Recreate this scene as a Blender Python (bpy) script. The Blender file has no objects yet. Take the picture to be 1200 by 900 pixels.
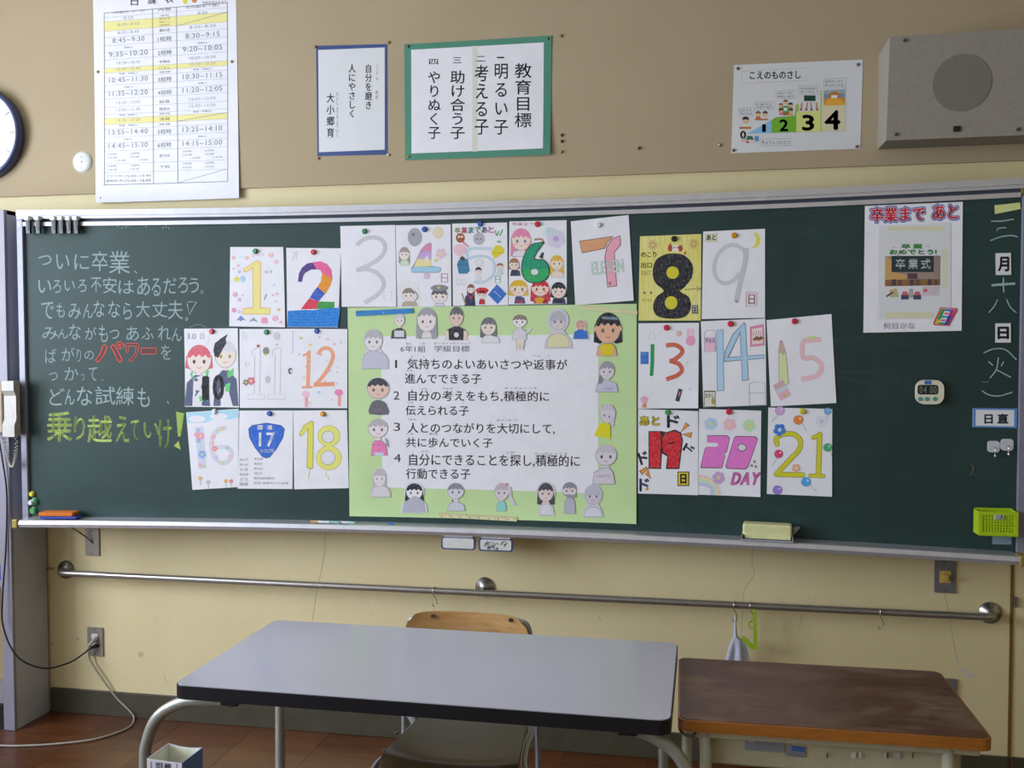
import bpy, bmesh, math, random
from mathutils import Vector, Matrix
from mathutils.geometry import tessellate_polygon
R = random.Random(7)
SC = bpy.context.scene
COL = SC.collection
PI = math.pi

# ------------------------------------------------------------------ camera
F = 1130.2                                   # focal length in pixels of a 1200 x 900 frame
YAW, PITCH, ROLL = -0.1909, -0.0373, -0.0018
CP = Vector((0.7786, -3.5268, 1.5042))
_f = Vector((math.sin(YAW)*math.cos(PITCH), math.cos(YAW)*math.cos(PITCH), math.sin(PITCH)))
_r = _f.cross(Vector((0, 0, 1))).normalized()
_u = _r.cross(_f)
CR = math.cos(ROLL)*_r + math.sin(ROLL)*_u
CU = -math.sin(ROLL)*_r + math.cos(ROLL)*_u
CF = _f
cam_data = bpy.data.cameras.new('camera')
cam_data.sensor_width = 36.0
cam_data.lens = F*36.0/1200.0
cam_data.clip_start = 0.05
cam = bpy.data.objects.new('camera', cam_data)
COL.objects.link(cam)
M3 = Matrix((CR, CU, -CF)).transposed()
cam.matrix_world = Matrix.Translation(CP) @ M3.to_4x4()
SC.camera = cam

# ------------------------------------------------------------------ world, window light, exposure
SC.view_settings.view_transform = 'Standard'
SC.view_settings.look = 'None'
SC.view_settings.gamma = 1.0
SC.view_settings.exposure = 0.34
world = bpy.data.worlds.new('sky')
SC.world = world
world.use_nodes = True
_wn = world.node_tree.nodes
_wn['Background'].inputs[0].default_value = (0.60, 0.75, 1.0, 1)
_wn['Background'].inputs[1].default_value = 0.7
LX, RX, FY, BY, CZ = -3.1, 4.7, 0.0, -7.6, 3.15     # room: left, right, front, back, ceiling
WINS = [(-3.05, -1.05), (-5.25, -3.25), (-7.3, -5.45)]        # y ranges of the windows in the left wall
WZ0, WZ1 = 0.95, 2.75
WIN_POWER = (125, 50, 22)
for i, (a, b) in enumerate(WINS):
    ld = bpy.data.lights.new('window_daylight', 'AREA')
    ld.shape = 'RECTANGLE'; ld.size = (b-a)*0.96; ld.size_y = (WZ1-WZ0)*0.96
    ld.energy = WIN_POWER[i]; ld.color = (0.82, 0.89, 1.0)
    lo = bpy.data.objects.new('window_daylight', ld); COL.objects.link(lo)
    lo.location = (LX-0.10, (a+b)/2, (WZ0+WZ1)/2)
    lo.rotation_euler = (0, -PI/2, 0)          # shines towards +x
LAMP_POWER = 14

# ------------------------------------------------------------------ projecting helpers (image point -> point on a real surface)
def ray(px, py):
    return CF + CR*((px-600)/F) - CU*((py-450)/F)
def onY(px, py, y):
    d = ray(px, py); t = (y-CP.y)/d.y
    return CP + d*t
def onZ(px, py, z):
    d = ray(px, py); t = (z-CP.z)/d.z
    return CP + d*t
def onX(px, py, x):
    d = ray(px, py); t = (x-CP.x)/d.x
    return CP + d*t
BW, SAG, OFF = 1.78, 0.1468, 0.06            # blackboard half width, depth of its curve, distance to the wall
ZB, BH = 0.8515, 1.1296
KQ = SAG/BW**2
def board_y(x): return -(OFF + KQ*x*x)
class Board:
    curved = True
    @staticmethod
    def y(x, z): return board_y(x)
    @staticmethod
    def hit(px, py):
        d = ray(px, py)
        A = KQ*d.x*d.x; B = d.y + 2*KQ*CP.x*d.x; C = CP.y + OFF + KQ*CP.x**2
        t = (-B + math.sqrt(B*B-4*A*C))/(2*A) if abs(A) > 1e-9 else -C/B
        p = CP + d*t
        return p.x, p.z
class Plane:
    curved = False
    def __init__(s, y): s.y0 = y
    def y(s, x, z): return s.y0
    def hit(s, px, py):
        p = onY(px, py, s.y0); return p.x, p.z

# ------------------------------------------------------------------ materials
def lin(c):
    if isinstance(c, str):
        c = c.lstrip('#'); c = ''.join(q*2 for q in c) if len(c) == 3 else c; c = [int(c[i:i+2], 16) for i in (0, 2, 4)]
    o = []
    for v in c[:3]:
        v = v/255.0
        o.append(v/12.92 if v <= 0.04045 else ((v+0.055)/1.055)**2.4)
    return (o[0], o[1], o[2], 1.0)
class NT:
    def __init__(s, name):
        s.m = bpy.data.materials.new(name); s.m.use_nodes = True
        s.t = s.m.node_tree; s.b = s.t.nodes['Principled BSDF']
    def n(s, typ, **kw):
        nd = s.t.nodes.new(typ)
        for k, v in kw.items():
            if k.startswith('_'): setattr(nd, k[1:], v)
            else:
                key = int(k[1:]) if k[0] == 'i' and k[1:].isdigit() else k.replace('_', ' ')
                nd.inputs[key].default_value = v
        return nd
    def l(s, a, b): s.t.links.new(a, b)
    def bs(s, k, v): s.b.inputs[k].default_value = v
def mix(nt, fac, a, b, mode='MIX'):
    nd = nt.t.nodes.new('ShaderNodeMix'); nd.data_type = 'RGBA'; nd.blend_type = mode
    for sock, v in ((nd.inputs[0], fac), (nd.inputs[6], a), (nd.inputs[7], b)):
        if isinstance(v, (int, float)): sock.default_value = v
        elif isinstance(v, tuple): sock.default_value = v
        else: nt.l(v, sock)
    return nd.outputs[2]
def ramp(nt, src, stops):
    nd = nt.t.nodes.new('ShaderNodeValToRGB'); e = nd.color_ramp.elements
    while len(e) < len(stops): e.new(0.5)
    for i, (p, c) in enumerate(stops):
        e[i].position = p; e[i].color = c if isinstance(c, tuple) else (c, c, c, 1)
    nt.l(src, nd.inputs[0]); return nd.outputs[0]
def noise(nt, scale, detail=3, rough=0.5, stretch=None, coord='Object', dist=0.0):
    tc = nt.n('ShaderNodeTexCoord'); src = tc.outputs[coord]
    if stretch:
        mp = nt.n('ShaderNodeMapping'); mp.inputs['Scale'].default_value = stretch
        nt.l(src, mp.inputs[0]); src = mp.outputs[0]
    nd = nt.n('ShaderNodeTexNoise', Scale=scale, Detail=detail, Roughness=rough, Distortion=dist)
    nt.l(src, nd.inputs['Vector']); return nd.outputs['Fac']
def bump(nt, h, dist=0.001, strength=0.5):
    nd = nt.n('ShaderNodeBump', Strength=strength, Distance=dist)
    nt.l(h, nd.inputs['Height']); nt.l(nd.outputs[0], nt.b.inputs['Normal'])
def plain(name, c, rough=0.5, metal=0.0, var=0.06, scale=40, bmp=0.0, stretch=None, spec=0.5, c2=None):
    nt = NT(name); col = lin(c)
    nz = noise(nt, scale, stretch=stretch)
    if c2 is None:
        c2 = tuple(min(1, v*(1-var*2.2)) for v in col[:3])+(1,)
    else: c2 = lin(c2)
    o = mix(nt, ramp(nt, nz, [(0.35, 0.0), (0.7, 1.0)]), col, c2)
    nt.l(o, nt.b.inputs['Base Color'])
    nt.bs('Roughness', rough); nt.bs('Metallic', metal); nt.bs('Specular IOR Level', spec)
    if bmp: bump(nt, nz, bmp)
    return nt.m
def ink_mat(name, rough=0.6, grain=0.0, gscale=600, to=(0.8, 0.8, 0.8, 1), stretch=None):
    nt = NT(name); at = nt.n('ShaderNodeAttribute', _attribute_name='Col')
    if grain:
        nz = noise(nt, gscale, 2, 0.6, stretch)
        fac = ramp(nt, nz, [(0.45, 0.0), (0.75, grain)])
        nt.l(mix(nt, fac, at.outputs['Color'], to), nt.b.inputs['Base Color'])
    else: nt.l(at.outputs['Color'], nt.b.inputs['Base Color'])
    nt.bs('Roughness', rough); nt.bs('Specular IOR Level', 0.3)
    return nt.m
M = {}
M['ink'] = ink_mat('printed_ink')
M['crayon'] = ink_mat('colored_pencil', 0.7, 0.13, 200, stretch=(1, 1, 0.45))
M['chalk'] = ink_mat('chalk', 0.95, 0.6, 300, lin('#2f4d4a'))
M['paper'] = plain('white_paper', '#eeedf4', 0.75, var=0.02, scale=14, bmp=0.004)
M['laminate'] = plain('laminated_white', '#e0e2e6', 0.30, var=0.015, scale=5)
M['metal'] = plain('satin_aluminium', '#cfd0d4', 0.33, 0.85, 0.05, 25)
M['white_alu'] = plain('anodised_aluminium', '#d2d2da', 0.36, 0.65, 0.04, 25)
M['steel'] = plain('worn_steel', '#a9a7a2', 0.32, 0.9, 0.12, 60)
M['dark_metal'] = plain('dark_worn_steel', '#7d7a76', 0.36, 0.8, 0.2, 80)
M['chrome'] = plain('chrome', '#d9d9dc', 0.15, 1.0, 0.03, 40)
M['brass'] = plain('brass', '#b99a4c', 0.35, 0.7, 0.2, 200)
M['black'] = plain('black_plastic', '#1b1c20', 0.4, var=0.1)
M['white_plastic'] = plain('white_plastic', '#dfe0de', 0.35, var=0.03)
M['cream_plastic'] = plain('cream_plastic', '#ece9d6', 0.35, var=0.03)

# ------------------------------------------------------------------ object helpers
def link(name, data, parent=None):
    o = bpy.data.objects.new(name, data); COL.objects.link(o)
    if parent: o.parent = parent; o.matrix_parent_inverse = parent.matrix_world.inverted() if parent.type != 'EMPTY' else Matrix.Translation(-parent.location)@Matrix() if parent.rotation_euler.z == 0 else parent.matrix_world.inverted()
    return o
def tag(o, label=None, cat=None, group=None, kind=None):
    if label: o['label'] = label
    if cat: o['category'] = cat
    if group: o['group'] = group
    if kind: o['kind'] = kind
    return o
def thing(name, label, cat, loc, group=None):
    o = bpy.data.objects.new(name, None); COL.objects.link(o)
    o.location = loc; o.empty_display_size = 0.05
    o.matrix_world = Matrix.Translation(Vector(loc))
    return tag(o, label, cat, group)
def obj(name, bm, mat, parent=None, smooth=False, label=None):
    """link one bmesh (world coordinates) as ONE object"""
    me = bpy.data.meshes.new(name)
    bmesh.ops.recalc_face_normals(bm, faces=bm.faces)
    bm.to_mesh(me); bm.free()
    if smooth:
        for p in me.polygons: p.use_smooth = True
    o = bpy.data.objects.new(name, me); COL.objects.link(o)
    if parent is not None:
        o.parent = parent
        o.matrix_parent_inverse = parent.matrix_world.inverted()
    if mat: me.materials.append(M[mat] if isinstance(mat, str) else mat)
    if label: o['label'] = label
    return o
def sharp(o, ang=40):
    me = o.data; bm = bmesh.new(); bm.from_mesh(me)
    for e in bm.edges:
        if len(e.link_faces) == 2 and e.calc_face_angle(0) > math.radians(ang): e.smooth = False
    bm.to_mesh(me); bm.free()
    return o
def NB(): return bmesh.new()
def box(bm, x0, x1, y0, y1, z0, z1, bev=0.0, seg=2, mat=None):
    t = bmesh.new()
    bmesh.ops.create_cube(t, size=1)
    for v in t.verts:
        v.co = Vector(((x0+x1)/2+v.co.x*(x1-x0), (y0+y1)/2+v.co.y*(y1-y0), (z0+z1)/2+v.co.z*(z1-z0)))
    if bev: bmesh.ops.bevel(t, geom=t.edges[:], offset=bev, segments=seg, affect='EDGES', profile=0.5)
    if mat: bmesh.ops.transform(t, matrix=mat, verts=t.verts)
    merge(bm, t)
def merge(bm, t):
    me = bpy.data.meshes.new('t'); t.to_mesh(me); t.free(); bm.from_mesh(me); bpy.data.meshes.remove(me)
def cyl(bm, c, axis, r, h, seg=24, r2=None, bev=0.0):
    """cylinder from point c along axis, length h"""
    t = bmesh.new()
    bmesh.ops.create_cone(t, cap_ends=True, segments=seg, radius1=r, radius2=r if r2 is None else r2, depth=h)
    if bev:
        es = [e for e in t.edges if len(e.link_faces) == 2 and e.calc_face_angle(0) > 0.9]
        bmesh.ops.bevel(t, geom=es, offset=bev, segments=2, affect='EDGES', profile=0.5)
    a = Vector(axis).normalized()
    q = Vector((0, 0, 1)).rotation_difference(a)
    bmesh.ops.transform(t, matrix=Matrix.Translation(Vector(c)+a*h/2)@q.to_matrix().to_4x4(), verts=t.verts)
    merge(bm, t)
def smooth_pts(pts, n=6, closed=False):
    P = [Vector(p) for p in pts]; out = []
    N = len(P)
    rng = range(N if closed else N-1)
    for i in rng:
        p1, p2 = P[i], P[(i+1) % N]
        p0 = P[i-1] if (i > 0 or closed) else p1*2-p2
        p3 = P[(i+2) % N] if (i+2 < N or closed) else p2*2-p1
        for k in range(n):
            t = k/n
            out.append(0.5*((2*p1)+(p2-p0)*t+(2*p0-5*p1+4*p2-p3)*t*t+(3*p1-p0-3*p2+p3)*t**3))
    if not closed: out.append(P[-1])
    return out
def tube(bm, pts, r, seg=10, n=6, closed=False, sm=True):
    P = smooth_pts(pts, n, closed) if sm else [Vector(p) for p in pts]
    N = len(P); rings = []
    t0 = (P[1]-P[0]).normalized()
    ref = Vector((0, 0, 1)) if abs(t0.z) < 0.9 else Vector((1, 0, 0))
    nrm = t0.cross(ref).normalized()
    for i in range(N):
        if closed: t = (P[(i+1) % N]-P[i-1]).normalized()
        else: t = (P[min(i+1, N-1)]-P[max(i-1, 0)]).normalized()
        nrm = (nrm-t*nrm.dot(t)).normalized(); b = t.cross(nrm)
        rr = r(i/(N-1)) if callable(r) else r
        rings.append([bm.verts.new(P[i]+(nrm*math.cos(2*PI*k/seg)+b*math.sin(2*PI*k/seg))*rr) for k in range(seg)])
    for i in range(N if closed else N-1):
        a, c = rings[i], rings[(i+1) % N]
        for k in range(seg): bm.faces.new((a[k], a[(k+1) % seg], c[(k+1) % seg], c[k]))
    if not closed:
        bm.faces.new(rings[0][::-1]); bm.faces.new(rings[-1])
def prism(bm, pts, h, bev=0.0, seg=3):
    """pts: list of 3-D points of one face; h: extrusion vector"""
    t = bmesh.new(); h = Vector(h)
    a = [t.verts.new(p) for p in pts]; b = [t.verts.new(Vector(p)+h) for p in pts]
    t.faces.new(a); t.faces.new(b[::-1])
    for i in range(len(a)):
        j = (i+1) % len(a); t.faces.new((a[j], a[i], b[i], b[j]))
    if bev:
        es = [e for e in t.edges if e.verts[0].index == -1 or True]
        es = [e for e in t.edges if len(e.link_faces) == 2 and e.calc_face_angle(0) > 0.9]
        bmesh.ops.bevel(t, geom=es, offset=bev, segments=seg, affect='EDGES', profile=0.5)
    merge(bm, t)
def rrect(cx, cy, w, h, r, n=6):
    o = []
    for sx, sy, a0 in ((1, 1, 0), (-1, 1, 90), (-1, -1, 180), (1, -1, 270)):
        for k in range(n+1):
            a = math.radians(a0+90*k/n)
            o.append((cx+sx*(w/2-r)+r*math.cos(a), cy+sy*(h/2-r)+r*math.sin(a)))
    return o
def lathe(bm, prof, c, axis, seg=32):
    """prof: list of (radius, height along axis)"""
    a = Vector(axis).normalized(); q = Vector((0, 0, 1)).rotation_difference(a).to_matrix()
    c = Vector(c); rings = []
    for r, h in prof:
        if r < 1e-6: rings.append([bm.verts.new(c+a*h)])
        else: rings.append([bm.verts.new(c+q@Vector((r*math.cos(2*PI*k/seg), r*math.sin(2*PI*k/seg), h))) for k in range(seg)])
    for A, B in zip(rings, rings[1:]):
        for k in range(seg):
            if len(A) == 1 and len(B) == 1: continue
            if len(A) == 1: bm.faces.new((A[0], B[k], B[(k+1) % seg]))
            elif len(B) == 1: bm.faces.new((A[k], A[(k+1) % seg], B[0]))
            else: bm.faces.new((A[k], A[(k+1) % seg], B[(k+1) % seg], B[k]))
def sweep_x(bm, prof, x0, x1, n, yf=board_y):
    """closed profile (dy towards the camera, z) swept along the curve of the board"""
    rings = []
    for i in range(n+1):
        x = x0+(x1-x0)*i/n
        rings.append([bm.verts.new((x, yf(x)-d, z)) for d, z in prof])
    K = len(prof)
    for A, B in zip(rings, rings[1:]):
        for k in range(K): bm.faces.new((A[k], A[(k+1) % K], B[(k+1) % K], B[k]))
    bm.faces.new(rings[0]); bm.faces.new(rings[-1][::-1])

# ------------------------------------------------------------------ flat print: artwork laid on a sheet or board
_gc = {}
_fc = bpy.data.curves.new('glyph', 'FONT'); _fo = bpy.data.objects.new('glyph', _fc); COL.objects.link(_fo)
_fc.resolution_u = 3
def glyph(ch, off=0.0):
    k = (ch, off)
    if k not in _gc:
        _fc.body = ch; _fc.offset = off
        bpy.context.view_layer.update()
        ev = _fo.evaluated_get(bpy.context.evaluated_depsgraph_get()); me = ev.to_mesh()
        _gc[k] = ([(v.co.x, v.co.y) for v in me.vertices], [tuple(p.vertices) for p in me.polygons])
        ev.to_mesh_clear()
    return _gc[k]
def Zm(x0, y0, s): return lambda p: (x0+p[0]/s, y0+p[1]/s)
ID = lambda p: p
class Art:
    """collects flat coloured shapes given in image pixels and lays them on surface S at the sheet's lift"""
    def __init__(s, S, lift=0.0005, curl=None, zm=ID, step=0.00003, prefix=0.0003):
        s.S, s.lift, s.curl, s.zm, s.step = S, lift, curl, zm, step
        s.level = prefix; s.prims = []; s.bbs = []
    def raw(s, pts, faces, col):
        xs = [q[0] for q in pts]; ys = [q[1] for q in pts]
        bb = (min(xs), max(xs), min(ys), max(ys)); lv = s.level
        for b, l in s.bbs:
            if l+s.step > lv and b[0] < bb[1] and bb[0] < b[1] and b[2] < bb[3] and bb[2] < b[3]: lv = l+s.step
        s.bbs.append((bb, lv)); s.prims.append((pts, faces, lin(col), lv))
    def poly(s, pts, col, n=0):
        if n: pts = [tuple(v) for v in smooth_pts([(p[0], p[1], 0) for p in pts], n, True)]
        pts = [(p[0], p[1]) for p in pts]
        tris = tessellate_polygon([[Vector((p[0], p[1], 0)) for p in pts]])
        s.raw([s.zm(p) for p in pts], [tuple(t) for t in tris], col)
    def rect(s, x0, y0, x1, y1, col): s.poly([(x0, y0), (x1, y0), (x1, y1), (x0, y1)], col)
    def disc(s, x, y, r, col, ry=None, n=16, rot=0):
        ry = r if ry is None else ry; c, q = math.cos(rot), math.sin(rot)
        P = [(r*math.cos(2*PI*k/n), ry*math.sin(2*PI*k/n)) for k in range(n)]
        s.poly([(x+c*a-q*b, y+q*a+c*b) for a, b in P], col)
    def stroke(s, pts, w, col, closed=False, n=4, edge=None, ew=1.0, taper=False, cap=False):
        if n: P = [Vector((v.x, v.y)) for v in smooth_pts([(p[0], p[1], 0) for p in pts], n, closed)]
        else: P = [Vector(p[:2]) for p in pts]
        if edge: s._rib(P, w+2*ew, edge, closed, taper, cap)
        s._rib(P, w, col, closed, taper, cap)
    def _rib(s, P, w, col, closed, taper, cap):
        N = len(P); V = []; Fc = []
        if cap and not closed:
            a = (P[0]-P[1]).normalized(); b = (P[-1]-P[-2]).normalized()
            P = [P[0]+a*w*0.35]+P+[P[-1]+b*w*0.35]; N += 2
        for i in range(N):
            a = P[i-1] if (i or closed) else P[i]; b = P[(i+1) % N] if (i < N-1 or closed) else P[i]
            t = (b-a); t = t.normalized() if t.length > 1e-9 else Vector((1, 0))
            nn = Vector((-t.y, t.x)); ww = w/2
            if taper: ww *= 0.35+0.65*math.sin(PI*min(1, max(0.0, i/(N-1)))*0.9+0.15)
            if cap and not closed and i in (0, N-1): ww *= 0.5
            V += [s.zm(P[i]+nn*ww), s.zm(P[i]-nn*ww)]
        for i in range(N if closed else N-1):
            j = (i+1) % N; Fc.append((2*i, 2*i+1, 2*j+1, 2*j))
        s.raw(V, Fc, col)
    def text(s, t, x0, y0, x1, y1, col, bold=0.0, vert=False, rise=0.0, slant=0.0, gap=0.0, edge=None, eb=0.04, rot=0.0, fitw=True, jit=0.0):
        """ink of the whole text fits the box x0..x1, y0..y1 (image axes, y down)"""
        G = []; pos = 0.0
        for ch in t:
            if ch in ' 　':
                pos += 0.35 if ch == ' ' else 0.9; continue
            V, Fc = glyph(ch)
            if not V: continue
            xs = [v[0] for v in V]; wide = ord(ch) > 0x2000
            if vert:
                cx = 0.5 if wide else (min(xs)+max(xs))/2
                G.append((ch, -cx, -pos)); pos += 1.0+gap
            elif wide: G.append((ch, pos, 0)); pos += 1.0+gap
            else:
                wi = max(xs)-min(xs); aw = max(wi, 0.40 if ch.isdigit() else 0.12)
                G.append((ch, pos-min(xs)+0.05+(aw-wi)/2, 0)); pos += aw+0.13+gap
        bx = [1e9, -1e9, 1e9, -1e9]; J = {}
        for i, (ch, gx, gy) in enumerate(G):
            for v in glyph(ch)[0]:
                bx[0] = min(bx[0], v[0]+gx); bx[1] = max(bx[1], v[0]+gx); bx[2] = min(bx[2], v[1]+gy); bx[3] = max(bx[3], v[1]+gy)
            J[i] = (R.uniform(-jit, jit), R.uniform(-jit, jit), R.uniform(-jit, jit)*1.2, 1+R.uniform(-jit, jit))
        if not G: return
        sx = (x1-x0)/(bx[1]-bx[0]); sy = (y1-y0)/(bx[3]-bx[2])
        mb = min(abs(sx), abs(sy)*1.3)
        mx, my = (x0+x1)/2, (y0+y1)/2; c, q = math.cos(rot), math.sin(rot)
        def put(b, colr):
            V = []; Fc = []
            sh = [(0, 0)] if abs(b) < 0.004 else [(b*math.cos(k*PI/m), b*math.sin(k*PI/m)) for m in ((4 if b > 0.05 else 2),) for k in range(2*m)]
            for i, (ch, gx, gy) in enumerate(G):
              v0, f0 = glyph(ch); j = J[i]
              for ox, oy in sh:
                base = len(V)
                for v in v0:
                    vx, vy = (v[0]-0.5)*j[3]+0.5, (v[1]-0.38)*j[3]+0.38
                    vx, vy = vx-vy*j[2]*0.3+j[0]*0.6, vy+(vx-0.5)*j[2]+j[1]
                    X = x0+(vx+gx-bx[0])*sx; Y = y1-(vy+gy-bx[2])*sy
                    X += slant*(y1-Y); Y -= rise*(X-x0)/max(1e-6, (x1-x0))
                    X, Y = mx+c*(X-mx)-q*(Y-my)+ox*mb, my+q*(X-mx)+c*(Y-my)+oy*mb
                    V.append(s.zm((X, Y)))
                Fc += [tuple(base+k for k in f) for f in f0]
            s.raw(V, Fc, colr)
        if edge: put(bold+eb, edge)
        put(bold, col)
    def chars(s, L, col, bold=0.0, **k):
        lv = s.level
        for ch, x0, y0, x1, y1 in L: s.level = lv; s.text(ch, x0, y0, x1, y1, col, bold, **k)
    def build(s, name, parent, mat='ink', label=None):
        bm = bmesh.new(); cl = bm.loops.layers.float_color.new('Col')
        for pts, faces, col, lev in s.prims:
            P = [s.S.hit(*p) for p in pts]
            xs = [p[0] for p in P]; zs = [p[1] for p in P]
            big = (max(xs)-min(xs) > 0.045 and (s.S.curved or s.curl)) or (s.curl and max(zs)-min(zs) > 0.045)
            tgt = bmesh.new() if big else bm
            lay = tgt.loops.layers.float_color.new('Col') if big else cl
            V = [tgt.verts.new((x, 0, z)) for x, z in P]
            fs = []
            for f in faces:
                if len(set(f)) < 3: continue
                try: fs.append(tgt.faces.new([V[k] for k in f]))
                except ValueError: pass
            if big and len(faces) < 400:
                a = min(xs); 
                k = 1
                while a+k*0.03 < max(xs):
                    bmesh.ops.bisect_plane(tgt, geom=tgt.verts[:]+tgt.edges[:]+tgt.faces[:], plane_co=(a+k*0.03, 0, 0), plane_no=(1, 0, 0)); k += 1
                if s.curl:
                    a = min(zs); k = 1
                    while a+k*0.03 < max(zs):
                        bmesh.ops.bisect_plane(tgt, geom=tgt.verts[:]+tgt.edges[:]+tgt.faces[:], plane_co=(0, 0, a+k*0.03), plane_no=(0, 0, 1)); k += 1
            if big: fs = tgt.faces[:]; V = tgt.verts[:]
            for v in V:
                x, z = v.co.x, v.co.z
                v.co.y = s.S.y(x, z)-s.lift-lev-(s.curl(x, z) if s.curl else 0)
            for f in fs:
                for lp in f.loops: lp[lay] = col
            if big: merge(bm, tgt)
        loose = [v for v in bm.verts if not v.link_faces]
        bmesh.ops.delete(bm, geom=loose, context='VERTS')
        me = bpy.data.meshes.new(name); 
        for f in bm.faces:
            f.normal_update()
            if f.normal.y > 0: f.normal_flip()
        bm.to_mesh(me); bm.free(); me.materials.append(M[mat])
        o = bpy.data.objects.new(name, me); COL.objects.link(o)
        if parent is not None:
            o.parent = parent; o.matrix_parent_inverse = parent.matrix_world.inverted()
        if label: o['label'] = label
        if name not in ('numeral', 'portrait', 'calligraphy_sign'): o['kind'] = 'stuff'
        return o
def make_curl(S, quad, a=0.0, bl=0.0, br=0.0, tl=0.0, tr=0.0, wav=0.0):
    P = [S.hit(*p) for p in quad]
    xs = [p[0] for p in P]; zs = [p[1] for p in P]
    x0, x1, z0, z1 = min(xs), max(xs), min(zs), max(zs)
    def f(x, z):
        u = min(1, max(0, (x-x0)/(x1-x0))); v = min(1, max(0, (z1-z)/(z1-z0)))
        r = a*v*v + (bl*max(0, 1-u*1.6)**1.5 + br*max(0, 1-(1-u)*1.6)**1.5)*v**4
        r += (tl*max(0, 1-u*1.6)**1.5 + tr*max(0, 1-(1-u)*1.6)**1.5)*(1-v)**4
        if wav: r += wav*(0.5+0.5*math.sin(u*9+v*3))*v
        return r
    return f
def sheet(name, S, quad, mat, label, cat, lift=0.0005, curl=None, group=None, nx=10, nz=10, th=0.0004, parent=None):
    """a sheet of paper or board: quad = TL, TR, BR, BL in image pixels"""
    P = [S.hit(*p) for p in quad]
    bm = bmesh.new(); fr = []; bk = []
    for j in range(nz+1):
        v = j/nz; ra = []; rb = []
        for i in range(nx+1):
            u = i/nx
            x = (P[0][0]*(1-u)+P[1][0]*u)*(1-v)+(P[3][0]*(1-u)+P[2][0]*u)*v
            z = (P[0][1]*(1-u)+P[1][1]*u)*(1-v)+(P[3][1]*(1-u)+P[2][1]*u)*v
            y = S.y(x, z)-lift-(curl(x, z) if curl else 0)
            ra.append(bm.verts.new((x, y, z))); rb.append(bm.verts.new((x, y+th, z)))
        fr.append(ra); bk.append(rb)
    for j in range(nz):
        for i in range(nx):
            bm.faces.new((fr[j][i], fr[j+1][i], fr[j+1][i+1], fr[j][i+1]))
            bm.faces.new((bk[j][i], bk[j][i+1], bk[j+1][i+1], bk[j+1][i]))
    for i in range(nx):
        bm.faces.new((fr[0][i], fr[0][i+1], bk[0][i+1], bk[0][i])); bm.faces.new((fr[nz][i+1], fr[nz][i], bk[nz][i], bk[nz][i+1]))
    for j in range(nz):
        bm.faces.new((fr[j+1][0], fr[j][0], bk[j][0], bk[j+1][0])); bm.faces.new((fr[j][nx], fr[j+1][nx], bk[j+1][nx], bk[j][nx]))
    o = obj(name, bm, mat, parent, smooth=False)
    if cat: tag(o, label, cat, group)
    elif label: o['label'] = label
    return o

# ================================================================== THE SETTING
def wall_mat(name, c, c2, scale=1.3, bsc=140, bd=0.0006, extra=None):
    nt = NT(name)
    n1 = noise(nt, scale, 5, 0.6, (1, 1, 0.8)); n2 = noise(nt, 9, 4, 0.7); n3 = noise(nt, bsc, 3, 0.6)
    a = mix(nt, ramp(nt, n1, [(0.35, 0.0), (0.75, 1.0)]), lin(c), lin(c2))
    a = mix(nt, ramp(nt, n2, [(0.62, 0.0), (0.80, 0.35)]), a, lin('#a79e7c'))
    nt.l(a, nt.b.inputs['Base Color']); nt.bs('Roughness', 0.55); nt.bs('Specular IOR Level', 0.35)
    bump(nt, n3, bd, 0.5)
    return nt.m
M['wall'] = wall_mat('cream_wall_paint', '#e6d8ad', '#dccd9f')
M['ceil'] = wall_mat('white_ceiling_paint', '#dcdad2', '#d0cec6')
M['base'] = plain('grey_green_skirting', '#4c4738', 0.5, var=0.10, scale=12)
def board_cloth():
    nt = NT('woven_beige_cloth'); tc = nt.n('ShaderNodeTexCoord')
    w = nt.n('ShaderNodeTexWave', Scale=260.0, Distortion=1.5); w.bands_direction = 'X'
    w2 = nt.n('ShaderNodeTexWave', Scale=260.0, Distortion=1.5); w2.bands_direction = 'Z'
    nt.l(tc.outputs['Object'], w.inputs[0]); nt.l(tc.outputs['Object'], w2.inputs[0])
    nz = noise(nt, 3, 4)
    a = mix(nt, nz, lin('#bdab8e'), lin('#b09f83'))
    wv = mix(nt, 1.0, w.outputs['Color'], w2.outputs['Color'], 'MULTIPLY')
    f = nt.n('ShaderNodeRGBToBW'); nt.l(wv, f.inputs[0])
    a = mix(nt, ramp(nt, f.outputs[0], [(0.0, 0.0), (1.0, 0.22)]), a, lin('#8f7f60'))
    nt.l(a, nt.b.inputs['Base Color']); nt.bs('Roughness', 0.85); nt.bs('Specular IOR Level', 0.2)
    bump(nt, f.outputs[0], 0.0004, 0.4)
    return nt.m
M['cloth_board'] = board_cloth()
def wood(name, c1, c2, c3, rough=0.35, scale=6, stretch=(0.12, 1, 1), spec=0.5, coat=0.0):
    nt = NT(name)
    n1 = noise(nt, scale, 5, 0.6, stretch, dist=0.6); n2 = noise(nt, scale*9, 3, 0.6, stretch); n3 = noise(nt, 2.2, 4, 0.6)
    a = mix(nt, ramp(nt, n1, [(0.35, 0.0), (0.68, 1.0)]), lin(c1), lin(c2))
    a = mix(nt, ramp(nt, n2, [(0.45, 0.0), (0.8, 0.55)]), a, lin(c3))
    a = mix(nt, ramp(nt, n3, [(0.5, 0.0), (0.8, 0.35)]), a, lin(c3))
    nt.l(a, nt.b.inputs['Base Color']); nt.bs('Roughness', rough); nt.bs('Specular IOR Level', spec)
    nt.bs('Coat Weight', coat); nt.bs('Coat Roughness', 0.2)
    bump(nt, n2, 0.0002, 0.3)
    return nt.m
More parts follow.
